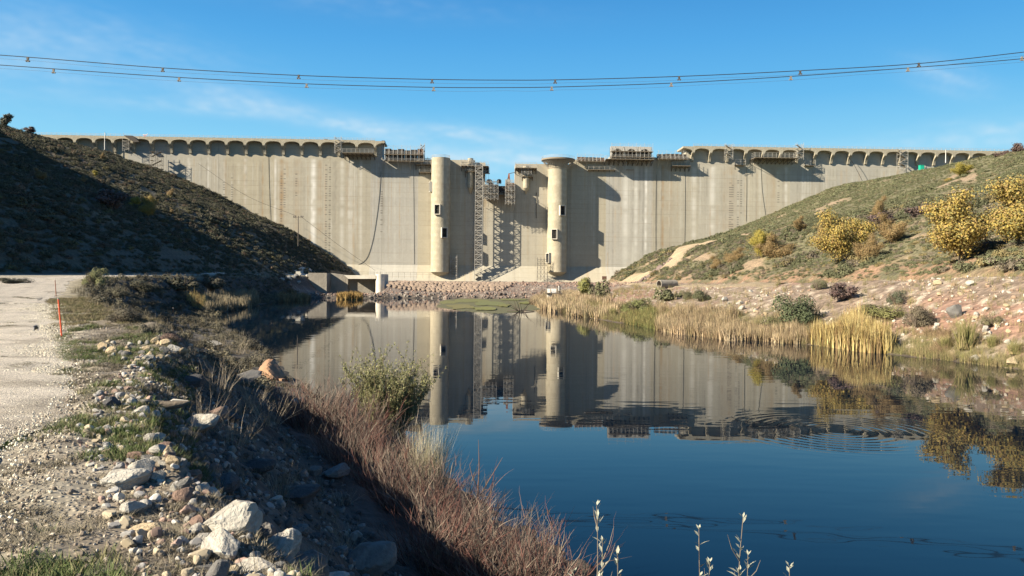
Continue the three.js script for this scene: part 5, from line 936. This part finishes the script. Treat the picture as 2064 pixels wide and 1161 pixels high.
    const chips = new MB(), r = rng(i); for (let c = 0; c < 4; c++) { const a = r() * 6.28, R = s * .95, q = s * (.07 + .08 * r()), x = Math.cos(a) * R, z = Math.sin(a) * R, y = H(G.x + x * Math.cos(turn) + z * Math.sin(turn), -(G.z - x * Math.sin(turn) + z * Math.cos(turn))) - G.y + s * k * .12; chips.prism([[x - q, z - q * .6], [x + q * .7, z - q * .9], [x + q, z + q * .5], [x - q * .4, z + q]], y - q * .3, y + q * .7, (a2, b2, y2) => [a2, y2, b2]); } chips.build('chips', ROCK[mat], g);
  });
  // countable smaller stones, alike
  const r = rng(55);
  const scatter = (n, gen, label, group, base) => { let src; for (let i = 0; i < n; i++) { const o = gen(i, r); if (!o) continue; const [P, s, mat] = o; const m = new THREE.Mesh(RGs[Math.floor(r() * 4)], mat); m.name = numbered(base); scene.add(m); m.position.set(P.x, P.y + s * .25, P.z); m.scale.set(s, s * (.55 + .3 * r()), s * (.7 + .4 * r())); m.rotation.set(r() * .5, r() * 6.28, r() * .5); tag(m, label, 'stone', group); } };
  scatter(50, () => { const G = onGround(lerp(205, 420, r()), lerp(688, 728, Math.pow(r(), .8))); return [G, .08 + .12 * r() * r(), [ROCK.tan, ROCK.pale, ROCK.tan, ROCK.grey][Math.floor(r() * 4)]]; }, 'fist to head sized tan stone in the loose row across the verge', 'loose row of tan stones across the verge', 'stone');
  scatter(60, () => { const D = 4.2 + 14 * r() * r(), X = crestL(D) + .5 + r() * 2.4; return [groundAt(X, D), .06 + .17 * r() * r(), [ROCK.grey, ROCK.dark, ROCK.red, ROCK.grey, ROCK.pale][Math.floor(r() * 5)]]; }, 'loose stone on the shaded slope of the near bank', 'stones on the shaded slope of the near bank', 'stone');
  scatter(95, () => { const D = 4 + 6.5 * r(), X = crestL(D) - .55 + .95 * r(); return [groundAt(X, D), .035 + .11 * r() * r(), [ROCK.pale, ROCK.grey, ROCK.pale, ROCK.red][Math.floor(r() * 4)]]; }, 'loose stone on the sunlit brink of the near bank', 'stones along the sunlit brink of the near bank', 'stone');
  scatter(40, () => { const G = onGround(lerp(1870, 2064, r()), lerp(560, 700, r()), 30); return [G, (.14 + .42 * r() * r()), [ROCK.pale, ROCK.pale, ROCK.tan][Math.floor(r() * 3)]]; }, 'white stone in the rubble on the right bank near the right edge', 'white rubble on the right bank', 'stone');
  scatter(35, () => { const G = onGround(lerp(1420, 1640, r()), lerp(582, 640, r()), 30); return [G, (.18 + .5 * r() * r() * r()), [ROCK.pale, ROCK.pale, ROCK.tan][Math.floor(r() * 3)]]; }, 'white stone strewn on the red slope above the long reed bed', 'white stones above the long reed bed', 'stone');
  { const A = [], B = []; for (let i = 0; i < 1500; i++) { const D = 3.6 + 13 * Math.pow(r(), 1.4), X = crestL(D) - .9 + 1.9 * r() * (.4 + r()), q = (.018 + .05 * r() * r()) * (1 + .02 * D); A.push([X, H(X, D) + .25 * q, -D, r() * 3, r() * 6, r() * 3, q, q * .65, q * .85]); const t = .7 + .6 * r(); B.push([[.36, .345, .315], [.22, .215, .21], [.24, .17, .14], [.33, .28, .2]][Math.floor(r() * 4)].map((v) => v * t)); } const m = instanced('rubble', RGs[1], std({ roughness: .95 }), A, B, scene); m.userData.label = 'grey and pale broken rubble along the brink of the near bank'; m.userData.category = 'rubble'; }
  { const A = [], B = []; for (let i = 0; i < 560; i++) { if (i > 480) { const k = Math.floor(r() * 2) + 1, t = r(), X = lerp(RAMP[k][0], RAMP[k + 1][0], t) - 2 - r() * 6, D = lerp(RAMP[k][1], RAMP[k + 1][1], t), q = .4 + .9 * r(); A.push([X, H(X, D) + .2, -D, r() * 3, r() * 6, r() * 3, q, q * .7, q]); B.push([.17, .13, .12]); continue; } const foot = i > 260, X = foot ? lerp(-5, 44, r()) : lerp(-64, 10, r()), D = foot ? 258 + 70 * r() : farShore(X) - .5 + r() * 8, q = .25 + .7 * r() * r(); A.push([X, H(X, D) + .2 * q, -D, r() * 3, r() * 6, r() * 3, q, q * .7, q * .85]); const t = .7 + .6 * r(); B.push((foot ? [.22, .15, .12] : [[.10, .085, .075], [.16, .12, .10], [.2, .18, .16]][i % 3]).map((v) => v * t)); } const m = instanced('rubble', RGs[0], std({ roughness: .95 }), A, B, scene); m.userData.label = 'dark rubble along the far waterline and below the dam'; m.userData.category = 'rubble'; }
  scatter(12, () => { const G = onGround(lerp(565, 640, r()), lerp(556, 575, r()), 100); return [G, .4 + .6 * r(), [ROCK.pale, ROCK.grey][Math.floor(r() * 2)]]; }, 'pale broken rock on the shoulder left of the concrete outlet', 'pale rocks left of the concrete outlet', 'stone');
  // pebbles nobody could count
  const peb = rockGeo(400, 1, .05, 8), L = [], C = [];
  const put = (X, D, s, c) => { L.push([X, H(X, D) + s * .2 + onRoad(X, D) * .05, -D, r() * 3, r() * 6.28, r() * 3, s, s * .65, s * .85]); const t = .7 + .6 * r(); C.push(c.map((v) => v * t)); };
  for (let i = 0; i < 12000; i++) { const D = 3.2 + 34 * Math.pow(r(), 1.6), X = roadR(D) + (r() + r() - 1.1) * 1.1 - .5; put(X, D, (.007 + .014 * r() * r()) * (1 + D * .025), r() < .8 ? [.60, .55, .44] : [.40, .34, .26]); }
  for (let i = 0; i < 9000; i++) { const D = 4 + 30 * Math.pow(r(), 1.6), X = roadR(D) - r() * 7; put(X, D, (.005 + .008 * r()) * (1 + D * .02), [.64, .59, .48]); }
  for (let i = 0; i < 15000; i++) { const D = 3 + 22 * Math.pow(r(), 1.6), X = lerp(roadR(D), crestL(D) + .3, r()); put(X, D, (.005 + .022 * Math.pow(r(), 7)) * (1 + D * .02), r() < .25 ? [.38, .34, .28] : [.2, .165, .13]); }
  for (let i = 0; i < 3000; i++) { const D = 3.5 + 20 * Math.pow(r(), 1.5), X = crestL(D) + r() * 3.6; if (H(X, D) < .2) continue; put(X, D, (.02 + .07 * Math.pow(r(), 3)) * (1 + D * .01), r() < .75 ? [.075, .07, .065] : [.2, .19, .17]); }  // bank pebbles mostly darkened in colour for shade, like the soil
  for (let i = 0; i < 5000; i++) { const D = 50 + 110 * r(), xs = shoreR(D), X = lerp(xs + 2, benchR(D) + 5, r()); if (fbm(X * .16, D * .1, 3) < -.05) continue; put(X, D, .05 + .2 * Math.pow(r(), 4), r() < .4 ? [.44, .40, .34] : [.27, .19, .14]); }
  for (let i = 0; i < 7000; i++) { const X = lerp(-63, 45, r()), D = farShore(X) + 70 * r(); put(X, D, .12 + .3 * Math.pow(r(), 3), r() < .5 ? [.26, .2, .17] : [.2, .13, .1]); }
  const im = instanced('gravel', peb, std({ roughness: .95 }), L, C, scene); im.userData.label = 'loose pebbles and rubble strewn over road edge and banks'; im.userData.category = 'gravel';
}
// ------------------------------------------------------------------ small growth on the ground
{
  const grp = (name, label) => { const g = new THREE.Group(); g.name = numbered(name); scene.add(g); g.userData = { kind: 'stuff', label, category: 'grass' }; return g; };
  const r = rng(66), tuft = [1, 2, 3].map((s) => blades(s + 500, 26, .12, .09, .9, .008, [[1, 1, 1]], 2).geo()), mossy = bushGeo(510, 60, .3, .3, 8).geo(), dry = [1, 2].map((s) => blades(s + 520, 22, .42, .10, .5, .008, [[1, 1, 1]], 3).geo());
  const L = [[], [], []], C = [[], [], []], Ld = [[], []], Cd = [[], []], Lm = [], Cm = [];
  for (let i = 0; i < 22000; i++) {
    const D = 3 + 40 * Math.pow(r(), 1.5), X = lerp(roadR(D) - .3, crestL(D) + .4, r()), m = mossN(X, D) + .22 * (r() - .45); if (m < .0 - .25 * smooth(24, 40, D) * r() || r() < .2) continue;
    const k = Math.floor(r() * 3), s = (.35 + .6 * r()) * (1 + .02 * D), t = .7 + .6 * r(), g = D > 24 ? (r() < .7 ? [.22, .18, .10] : [.13, .13, .05]) : r() < .65 ? [.075, .105, .028] : [.16, .15, .07]; L[k].push([X, H(X, D) - .01, -D, 0, r() * 6.28, 0, s]); C[k].push(g.map((v) => v * t));
  }
  for (let i = 0; i < 2600; i++) { const D = 3 + 20 * Math.pow(r(), 1.5), X = lerp(roadR(D) + .2, crestL(D), r()), m = mossN(X, D); if (m < .1) continue; const s = .06 + .09 * r(), t = .7 + .6 * r(); Lm.push([X, H(X, D) - .01, -D, 0, r() * 6.28, 0, s, s * .6, s]); Cm.push([.07 * t, .10 * t, .025 * t]); }
  for (let i = 0; i < 1500; i++) { const D = 4 + 46 * Math.pow(r(), 1.1), X = crestL(D) - .3 + r() * 3.5 * (D > 10 ? 1 : .7); if (H(X, D) < .1 || (r() < .8 && D < 11)) continue; const k = i % 2, s = (.3 + .6 * r() * r()) * (1 + .012 * D), t = .7 + .6 * r(); Ld[k].push([X, H(X, D) - .02, -D, 0, r() * 6.28, 0, s]); Cd[k].push((r() < .7 ? [.22, .185, .13] : [.14, .12, .08]).map((v) => v * t)); }
  for (let i = 0; i < 13000; i++) { const D = 3 + 30 * Math.pow(r(), 1.5), X = lerp(roadR(D) - .4, crestL(D) + .5, Math.pow(r(), .8)), n = fbm(X * 1.6, D * 1.2 + 60, 3); if (n < -.1 + .2 * r()) continue; const k = Math.floor(r() * 3), s = (.3 + .5 * r()) * (1 + .02 * D), t = .6 + .6 * r(); L[k].push([X, H(X, D) - .01, -D, 0, r() * 6.28, 0, s * 1.2, s * .7, s * 1.2]); C[k].push([.19 * t, .165 * t, .115 * t]); }
  for (let i = 0; i < 260; i++) { const D = 4 + 40 * Math.pow(r(), 1.3), X = roadR(D) - .4 - 6 * r(), k = Math.floor(r() * 3), s = (.3 + .4 * r()) * (1 + .03 * D), t = .6 + .6 * r(); if (fbm(X * .6, D * .5 + 9, 3) < .05) continue; for (let j = 0; j < 5; j++) { const x = X + (r() - .5) * .5, d = D + (r() - .5) * .35; L[k].push([x, base(x, d), -d, 0, r() * 6.28, 0, s * 1.2, s * .5, s * 1.2]); C[k].push([.14 * t, .13 * t, .07 * t]); } }
  // cove bank and left bank farther off
  for (let i = 0; i < 2200; i++) { const D = 28 + 200 * Math.pow(r(), 1.3), xc = crestL(D), X = lerp(xc - 1, shoreL(D) - .3, r()); const k = i % 2, s = (.5 + .8 * r()) * (1 + .006 * D), t = .6 + .7 * r(); Ld[k].push([X, H(X, D) - .05, -D, 0, r() * 6.28, 0, s]); Cd[k].push((r() < .5 ? [.12, .10, .065] : [.19, .155, .09]).map((v) => v * t)); }
  { const A = [], B = []; for (let i = 0; i < 1500; i++) { const D = 34 + 198 * Math.pow(r(), 1.15), xc = crestL(D), t0 = r(), X = lerp(xc - .2, shoreL(D) - .2, t0); const s = (.25 + .6 * r() * r()) * (1 + .003 * D), t = .6 + .7 * r(); A.push([X, H(X, D) - .1, -D, 0, r() * 6.28, 0, s, s * (.6 + .5 * r()), s]); B.push((r() < .7 ? [.085, .078, .055] : [.14, .125, .085]).map((v) => v * t)); } const g = grp('brushwood', 'dark low brushwood on the shaded cove bank'); g.userData.category = 'scrub'; instanced('brush', bushGeo(530, 460, .10, .8, 8).geo(), M.stem, A, B, g); }
  // right bank
  for (let i = 0; i < 9000; i++) { const D = 44 + 150 * Math.pow(r(), 1.2), xs = shoreR(D), X = lerp(xs + .2, benchR(D) + 4, Math.pow(r(), 1.8)); if (onPath(X, D)) continue; const t0 = (X - xs) / (benchR(D) - xs); if (t0 > .3 && r() < .75) continue; const k = i % 2, s = (1.0 + 1.3 * r()) * (1 + .004 * D), t = .6 + .7 * r(); Ld[k].push([X, H(X, D) - .05, -D, 0, r() * 6.28, 0, s]); Cd[k].push((r() < .55 ? [.17, .16, .06] : [.24, .19, .10]).map((v) => v * t)); }
  const a = grp('grass', 'short green grass and moss on the verge'), b = grp('dry_grass', 'dry straw grass along the banks');
  tuft.forEach((o, k) => instanced('grass_tufts', o, M.stem, L[k], C[k], a)); instanced('moss_cushions', mossy, M.stem, Lm, Cm, a); dry.forEach((o, k) => instanced('dry_tufts', o, M.stem, Ld[k], Cd[k], b));
}
// ------------------------------------------------------------------ plants in the foreground
{
  const red = [[.125, .052, .042], [.10, .055, .046], [.13, .078, .062], [.15, .118, .094], [.08, .06, .048], [.20, .165, .13]], reds = [1, 2, 3].map((s) => stems(s + 700, 170, 1, .36, .6, .007, red, { seg: 5, side: 4, curve: .4 }).geo());
  const spots = [ // px, base py, height px, label
    [628, 868, 130, 'farthest red stemmed bush, beside the rust orange boulder'], [672, 880, 120, 'red stemmed bush next to the farthest one in the row'], [715, 905, 130, 'red stemmed bush left of the leafy willow'], [690, 940, 110, 'low red stemmed bush in front of the willow'], [775, 940, 120, 'dark red stemmed bush below the leafy willow'], [770, 990, 130, 'red stemmed bush in the middle of the row'], [830, 1040, 150, 'red stemmed bush below the pale grass tussock'], [900, 1080, 160, 'red stemmed bush under the tall brown shoots'], [880, 1150, 170, 'greyish red stemmed bush in front of the tall brown shoots'], [960, 1170, 190, 'red stemmed bush at the bottom edge, left of three'], [1020, 1200, 190, 'red stemmed bush at the bottom edge, middle of three'], [1065, 1240, 210, 'red stemmed bush at the bottom edge, right of three'],
  ];
  spots.forEach(([px, pb, h, label], i) => { const G = py(px, pb), q = -G.z / F0, s = h * q * .86, g = thing('red_twig_bush', label, 'bush', G, i * 1.3); const m = new THREE.Mesh(reds[i % 3], M.stem); m.name = 'stems'; m.scale.set(s * 1.15, s, s * 1.15); g.add(m); const d = new THREE.Mesh(blades(i + 740, 50, .5, .5, .8, .012, [[.12, .08, .06], [.17, .13, .10]]).geo(), M.stem); d.name = 'dead_blades'; d.scale.set(s, s, s); g.add(d); });
  // base points may lie below the frame: follow the bank instead of the ray's first hit
  function py(px, pb) { if (pb < 1160) return onGround(px, pb); const r = ray(px, pb); r.multiplyScalar(1 / -r.z); let d = 3; for (; d < 60; d += .02) if (EYE + r.y * d < H(r.x * d, d)) break; return groundAt(r.x * d, d); }
  { const G = onGround(785, 876), q = -G.z / F0, g = thing('willow_bush', 'leafy grey green willow bush standing in front of the mirrored dam', 'bush', G), r = rng(81), b = stems(800, 170, 2.8, .55, .42, .014, [[.12, .10, .06], [.16, .12, .07]], { seg: 6, side: 5, curve: .22 });
    const lf = new MB(), P = b.p; b.build('stems', M.stem, g); for (let i = 0; i < 46000; i++) { const k = Math.floor(r() * P.length / 9) * 9, y = P[k + 1]; if (y < .35 || r() > .35 + y * .35) continue; const t = .7 + .6 * r(), c = r() < .6 ? [.21, .215, .085] : r() < .7 ? [.28, .27, .13] : [.15, .16, .06]; lf.tint(c[0] * t, c[1] * t, c[2] * t); leafQuad(lf, [P[k] + (r() - .5) * .09, y + (r() - .5) * .09, P[k + 2] + (r() - .5) * .09], .026 + .016 * r(), r, .35, 2.8); } lf.build('leaves', M.leaf, g); }
  { const G = onGround(858, 1000), g = thing('grass_tussock', 'pale straw grass tussock leaning over the water among the red twigs', 'grass', G); blades(810, 900, 2.0, .4, .48, .012, [[.36, .32, .23], [.30, .27, .18], [.24, .23, .13], [.4, .36, .27]], 5).build('blades', M.stem, g); blades(811, 160, .9, .5, .9, .012, [[.2, .16, .11]], 3).build('dead_blades', M.stem, g); }
  { const G = onGround(962, 1062), q = -G.z / F0, g = thing('brown_sapling', 'tall thin brown shoots rising above the red twigs against the water', 'sapling', G), b = new MB().tint(.13, .08, .06); const L = (a) => a.map(([x, y, z]) => [(x - 962) * q, (1062 - y) * q, z]);
    b.tube(L([[962, 1075, 0], [963, 1000, .05], [965, 940, .02], [963, 886, 0]]), [.022, .018, .012, .004], 5); b.tube(L([[966, 1000, 0], [985, 965, .1], [1000, 940, .1], [1012, 918, .15]]), [.014, .011, .008, .003], 4); b.tube(L([[964, 990, 0], [950, 960, -.1], [945, 940, -.1], [952, 925, -.05]]), [.011, .009, .006, .003], 4); b.tube(L([[968, 1000, 0], [992, 996, .2], [1012, 984, .2]]), [.011, .008, .003], 4); b.tube(L([[975, 985, .05], [985, 985, .1], [1000, 978, .0]]), [.007, .005, .002], 4); b.build('stems', M.stem, g);
    const t = stems(821, 40, .22, .5, 1.5, .004, [[.13, .085, .065]], { seg: 3 }), m = t.build('twigs', M.stem, g); m.position.y = 60 * q; m.position.x = 12 * q; }
  // willow shoots close to the camera at the bottom edge
  const shoots = [[1201, 1020, 1205, .7, 'pale leafy willow shoot at the bottom edge, left of the pair'], [1246, 1118, 1236, .45, 'short bare willow shoot right of the first leafy one'], [1411, 1065, 1411, .85, 'upright willow shoot with few leaves at the bottom right'], [1499, 1043, 1462, 1, 'tallest leafy willow shoot at the bottom right, leaning right'], [1430, 1136, 1436, .7, 'little willow shoot between the two tall ones'], [1506, 1122, 1508, .8, 'short leafy willow shoot right of the tallest'], [1590, 1144, 1594, .6, 'single leaf tip at the bottom edge, farthest right'], [1215, 1090, 1195, .8, 'side willow shoot with grey buds beside the leftmost one'], [1160, 1150, 1170, .7, 'small willow shoot at the very bottom under the red twigs']];
  shoots.forEach(([px, py0, pb, leafy, label], i) => {
    const D = 5.2 + .25 * (i % 3), tip = at(px, py0, D), ft = at(pb, 1290, D), foot = groundAt(ft.x, D), g = thing('willow_shoot', label, 'shoot', foot), r = rng(830 + i), b = new MB().tint(.17, .14, .105), h = tip.y - foot.y, dx = tip.x - foot.x, lf = new MB(), q = (t) => [dx * Math.pow(t, 1.6) + .015 * Math.sin(t * 9 + i), h * t, .03 * Math.sin(t * 6 + i)];
    const pts = []; for (let k = 0; k <= 14; k++) pts.push(q(k / 14)); b.tube(pts, pts.map((_, k) => .009 * (1 - k / 16) + .0012), 5);
    for (let k = 0; k < 4; k++) { const t = .6 + .1 * k + .04 * r(), p = q(t), a = r() * 6.28, l = .1 + .12 * r(); b.tube([p, [p[0] + Math.cos(a) * l * .5, p[1] + l * .6, p[2] + Math.sin(a) * l * .4], [p[0] + Math.cos(a) * l * .75, p[1] + l * 1.2, p[2] + Math.sin(a) * l * .5]], [.0035, .0028, .001], 4); }
    b.build('stem', M.stem, g);
    const leaf = (p, a, up, L, w) => { const d = [Math.cos(a) * (1 - up), up, Math.sin(a) * (1 - up)], n = Math.hypot(...d), u = d.map((v) => v / n), s = [-Math.sin(a), .25, Math.cos(a)], m = p.map((v, j) => v + u[j] * L * .5), e = p.map((v, j) => v + u[j] * L - (j === 1 ? L * .12 : 0)), t = .8 + .4 * r(); lf.tint(.34 * t, .35 * t, .27 * t); lf.tri(p, m.map((v, j) => v + s[j] * w), e); lf.tri(p, e, m.map((v, j) => v - s[j] * w)); };
    for (let k = 0; k < 30 * leafy; k++) { const t = .62 + .38 * Math.pow(r(), .7), p = q(t); leaf(p, r() * 6.28, .35 + .4 * r(), .05 + .045 * r(), .008 + .006 * r()); } for (let k = 0; k < 3; k++) leaf(q(1), r() * 6.28, .55, .05, .008);
    lf.build('leaves', M.leaf, g);
  });
  // driftwood on the brink
  { const G = onGround(335, 832), q = -G.z / F0, g = thing('driftwood', 'bleached driftwood log with a forked stump end on the brink of the bank', 'log', G, 0); const L = (a) => a.map(([x, y, z]) => [(x - 335) * q, (832 - y) * q + .02, z]);
    new MB().tube(L([[286, 822, .1], [300, 818, .05], [330, 822, 0], [360, 820, -.05], [376, 816, -.1]]), [.05, .075, .07, .055, .02], 9).build('trunk', M.wood, g, .8); new MB().tube(L([[300, 822, .05], [286, 806, .15], [278, 800, .2]]), [.06, .05, .025], 7).tube(L([[288, 826, .1], [280, 836, .2]]), [.05, .02], 7).build('root', M.bark, g, .8); new MB().tube(L([[330, 820, -.05], [345, 812, -.08], [372, 814, -.12]]), [.012, .022, .008], 7).build('bleached_branch', M.frame, g, .8); }
  // marker stakes
  for (const [px, pyT, pxB, pyB, label] of [[117.5, 602, 125.5, 682, 'orange painted stake leaning at the road edge, nearer of two'], [111, 565, 113.5, 598, 'thin stake at the road edge, farther of two']]) { const G = onGround(pxB, pyB), D = -G.z, t = at(px, pyT, D).sub(G), g = thing('marker_stake', label, 'stake', G); const far = pyB < 650; new MB().tube([[0, -.1, 0], t.toArray()], [far ? .022 : .019, far ? .022 : .018], 6, true).build('stake', far ? M.rust : M.orange, g); new MB().tube([t.clone().multiplyScalar(.985).toArray(), t.clone().multiplyScalar(1.015).toArray()], [.021], 6, true).build('tip', far ? M.rust : M.frame, g); if (!far) new MB().tube([[0, 0, 0], [-.02, .02, .09]], [.03, .012], 5, true).build('wedge', M.orange, g); }
  for (const [px, pyB, h, label] of [[349, 556, 12, 'little post beside the far stretch of the road']]) { const P = at(px, pyB, 95); const g = thing('marker_stake', label, 'stake', groundAt(P.x, 95)); new MB().tube([[0, -.1, 0], [0, h * 95 / F0, 0]], [.05], 5, true).build('stake', M.rust, g); new MB().box(-.06, .06, .6, .7, -.06, .06).build('tip', M.frame, g); }
  // weeds and teasels standing singly
  const weed = [1, 2, 3].map((s) => stems(s + 860, 26, 1, .3, .8, .0045, [[.25, .21, .15], [.18, .15, .11], [.3, .26, .2]], { seg: 5, side: 3, curve: .35 }).geo());
  [[440, 800, 110, 'tall dead weeds above the driftwood on the bank edge, left clump'], [500, 830, 120, 'tall dead weeds beside the water below the rust boulder, right clump'], [410, 870, 120, 'spreading dead weeds behind the broad pale slab'], [470, 900, 110, 'dead weeds hanging over the shaded bank'], [540, 860, 110, 'dead weeds right of the grey brown rock'], [380, 720, 40, 'short dry weeds by the loose row of stones'], [480, 715, 70, 'russet dry weeds at the water below the cove'], [440, 700, 50, 'straw weeds beside the flat white stone'], [520, 735, 60, 'russet weeds above the rust orange boulder'], [560, 1000, 90, 'sparse stalks in the shaded bank'], [690, 1020, 70, 'seed spike stalks in front of the red twigs'], [690, 1110, 100, 'thin curved dead stalk over the bluish boulder'], [420, 1060, 90, 'dead stalks between the white boulders'], [355, 1180, 60, 'straw tuft at the bottom edge left of the boulders'], [370, 900, 90, 'dry stalks at the brink near the cream stones'], [640, 1140, 90, 'pale stalks beside the grey boulder at the bottom']].forEach(([px, pb, h, label], i) => { const G = py(px, pb), s = .78 * h * -G.z / F0, g = thing('dead_weed', label, 'weeds', G, i); const m = new THREE.Mesh(weed[i % 3], M.stem); m.name = 'stalks'; m.scale.setScalar(s); g.add(m); const b = blades(i + 880, 30, .6, .25, .8, .012, [[.24, .2, .14]]).build('blades', M.stem, g); b.scale.setScalar(s); });
}
scene.traverse((o) => { if (o.isMesh) { o.castShadow = true; o.receiveShadow = true; } });
renderer.render(scene, camera);
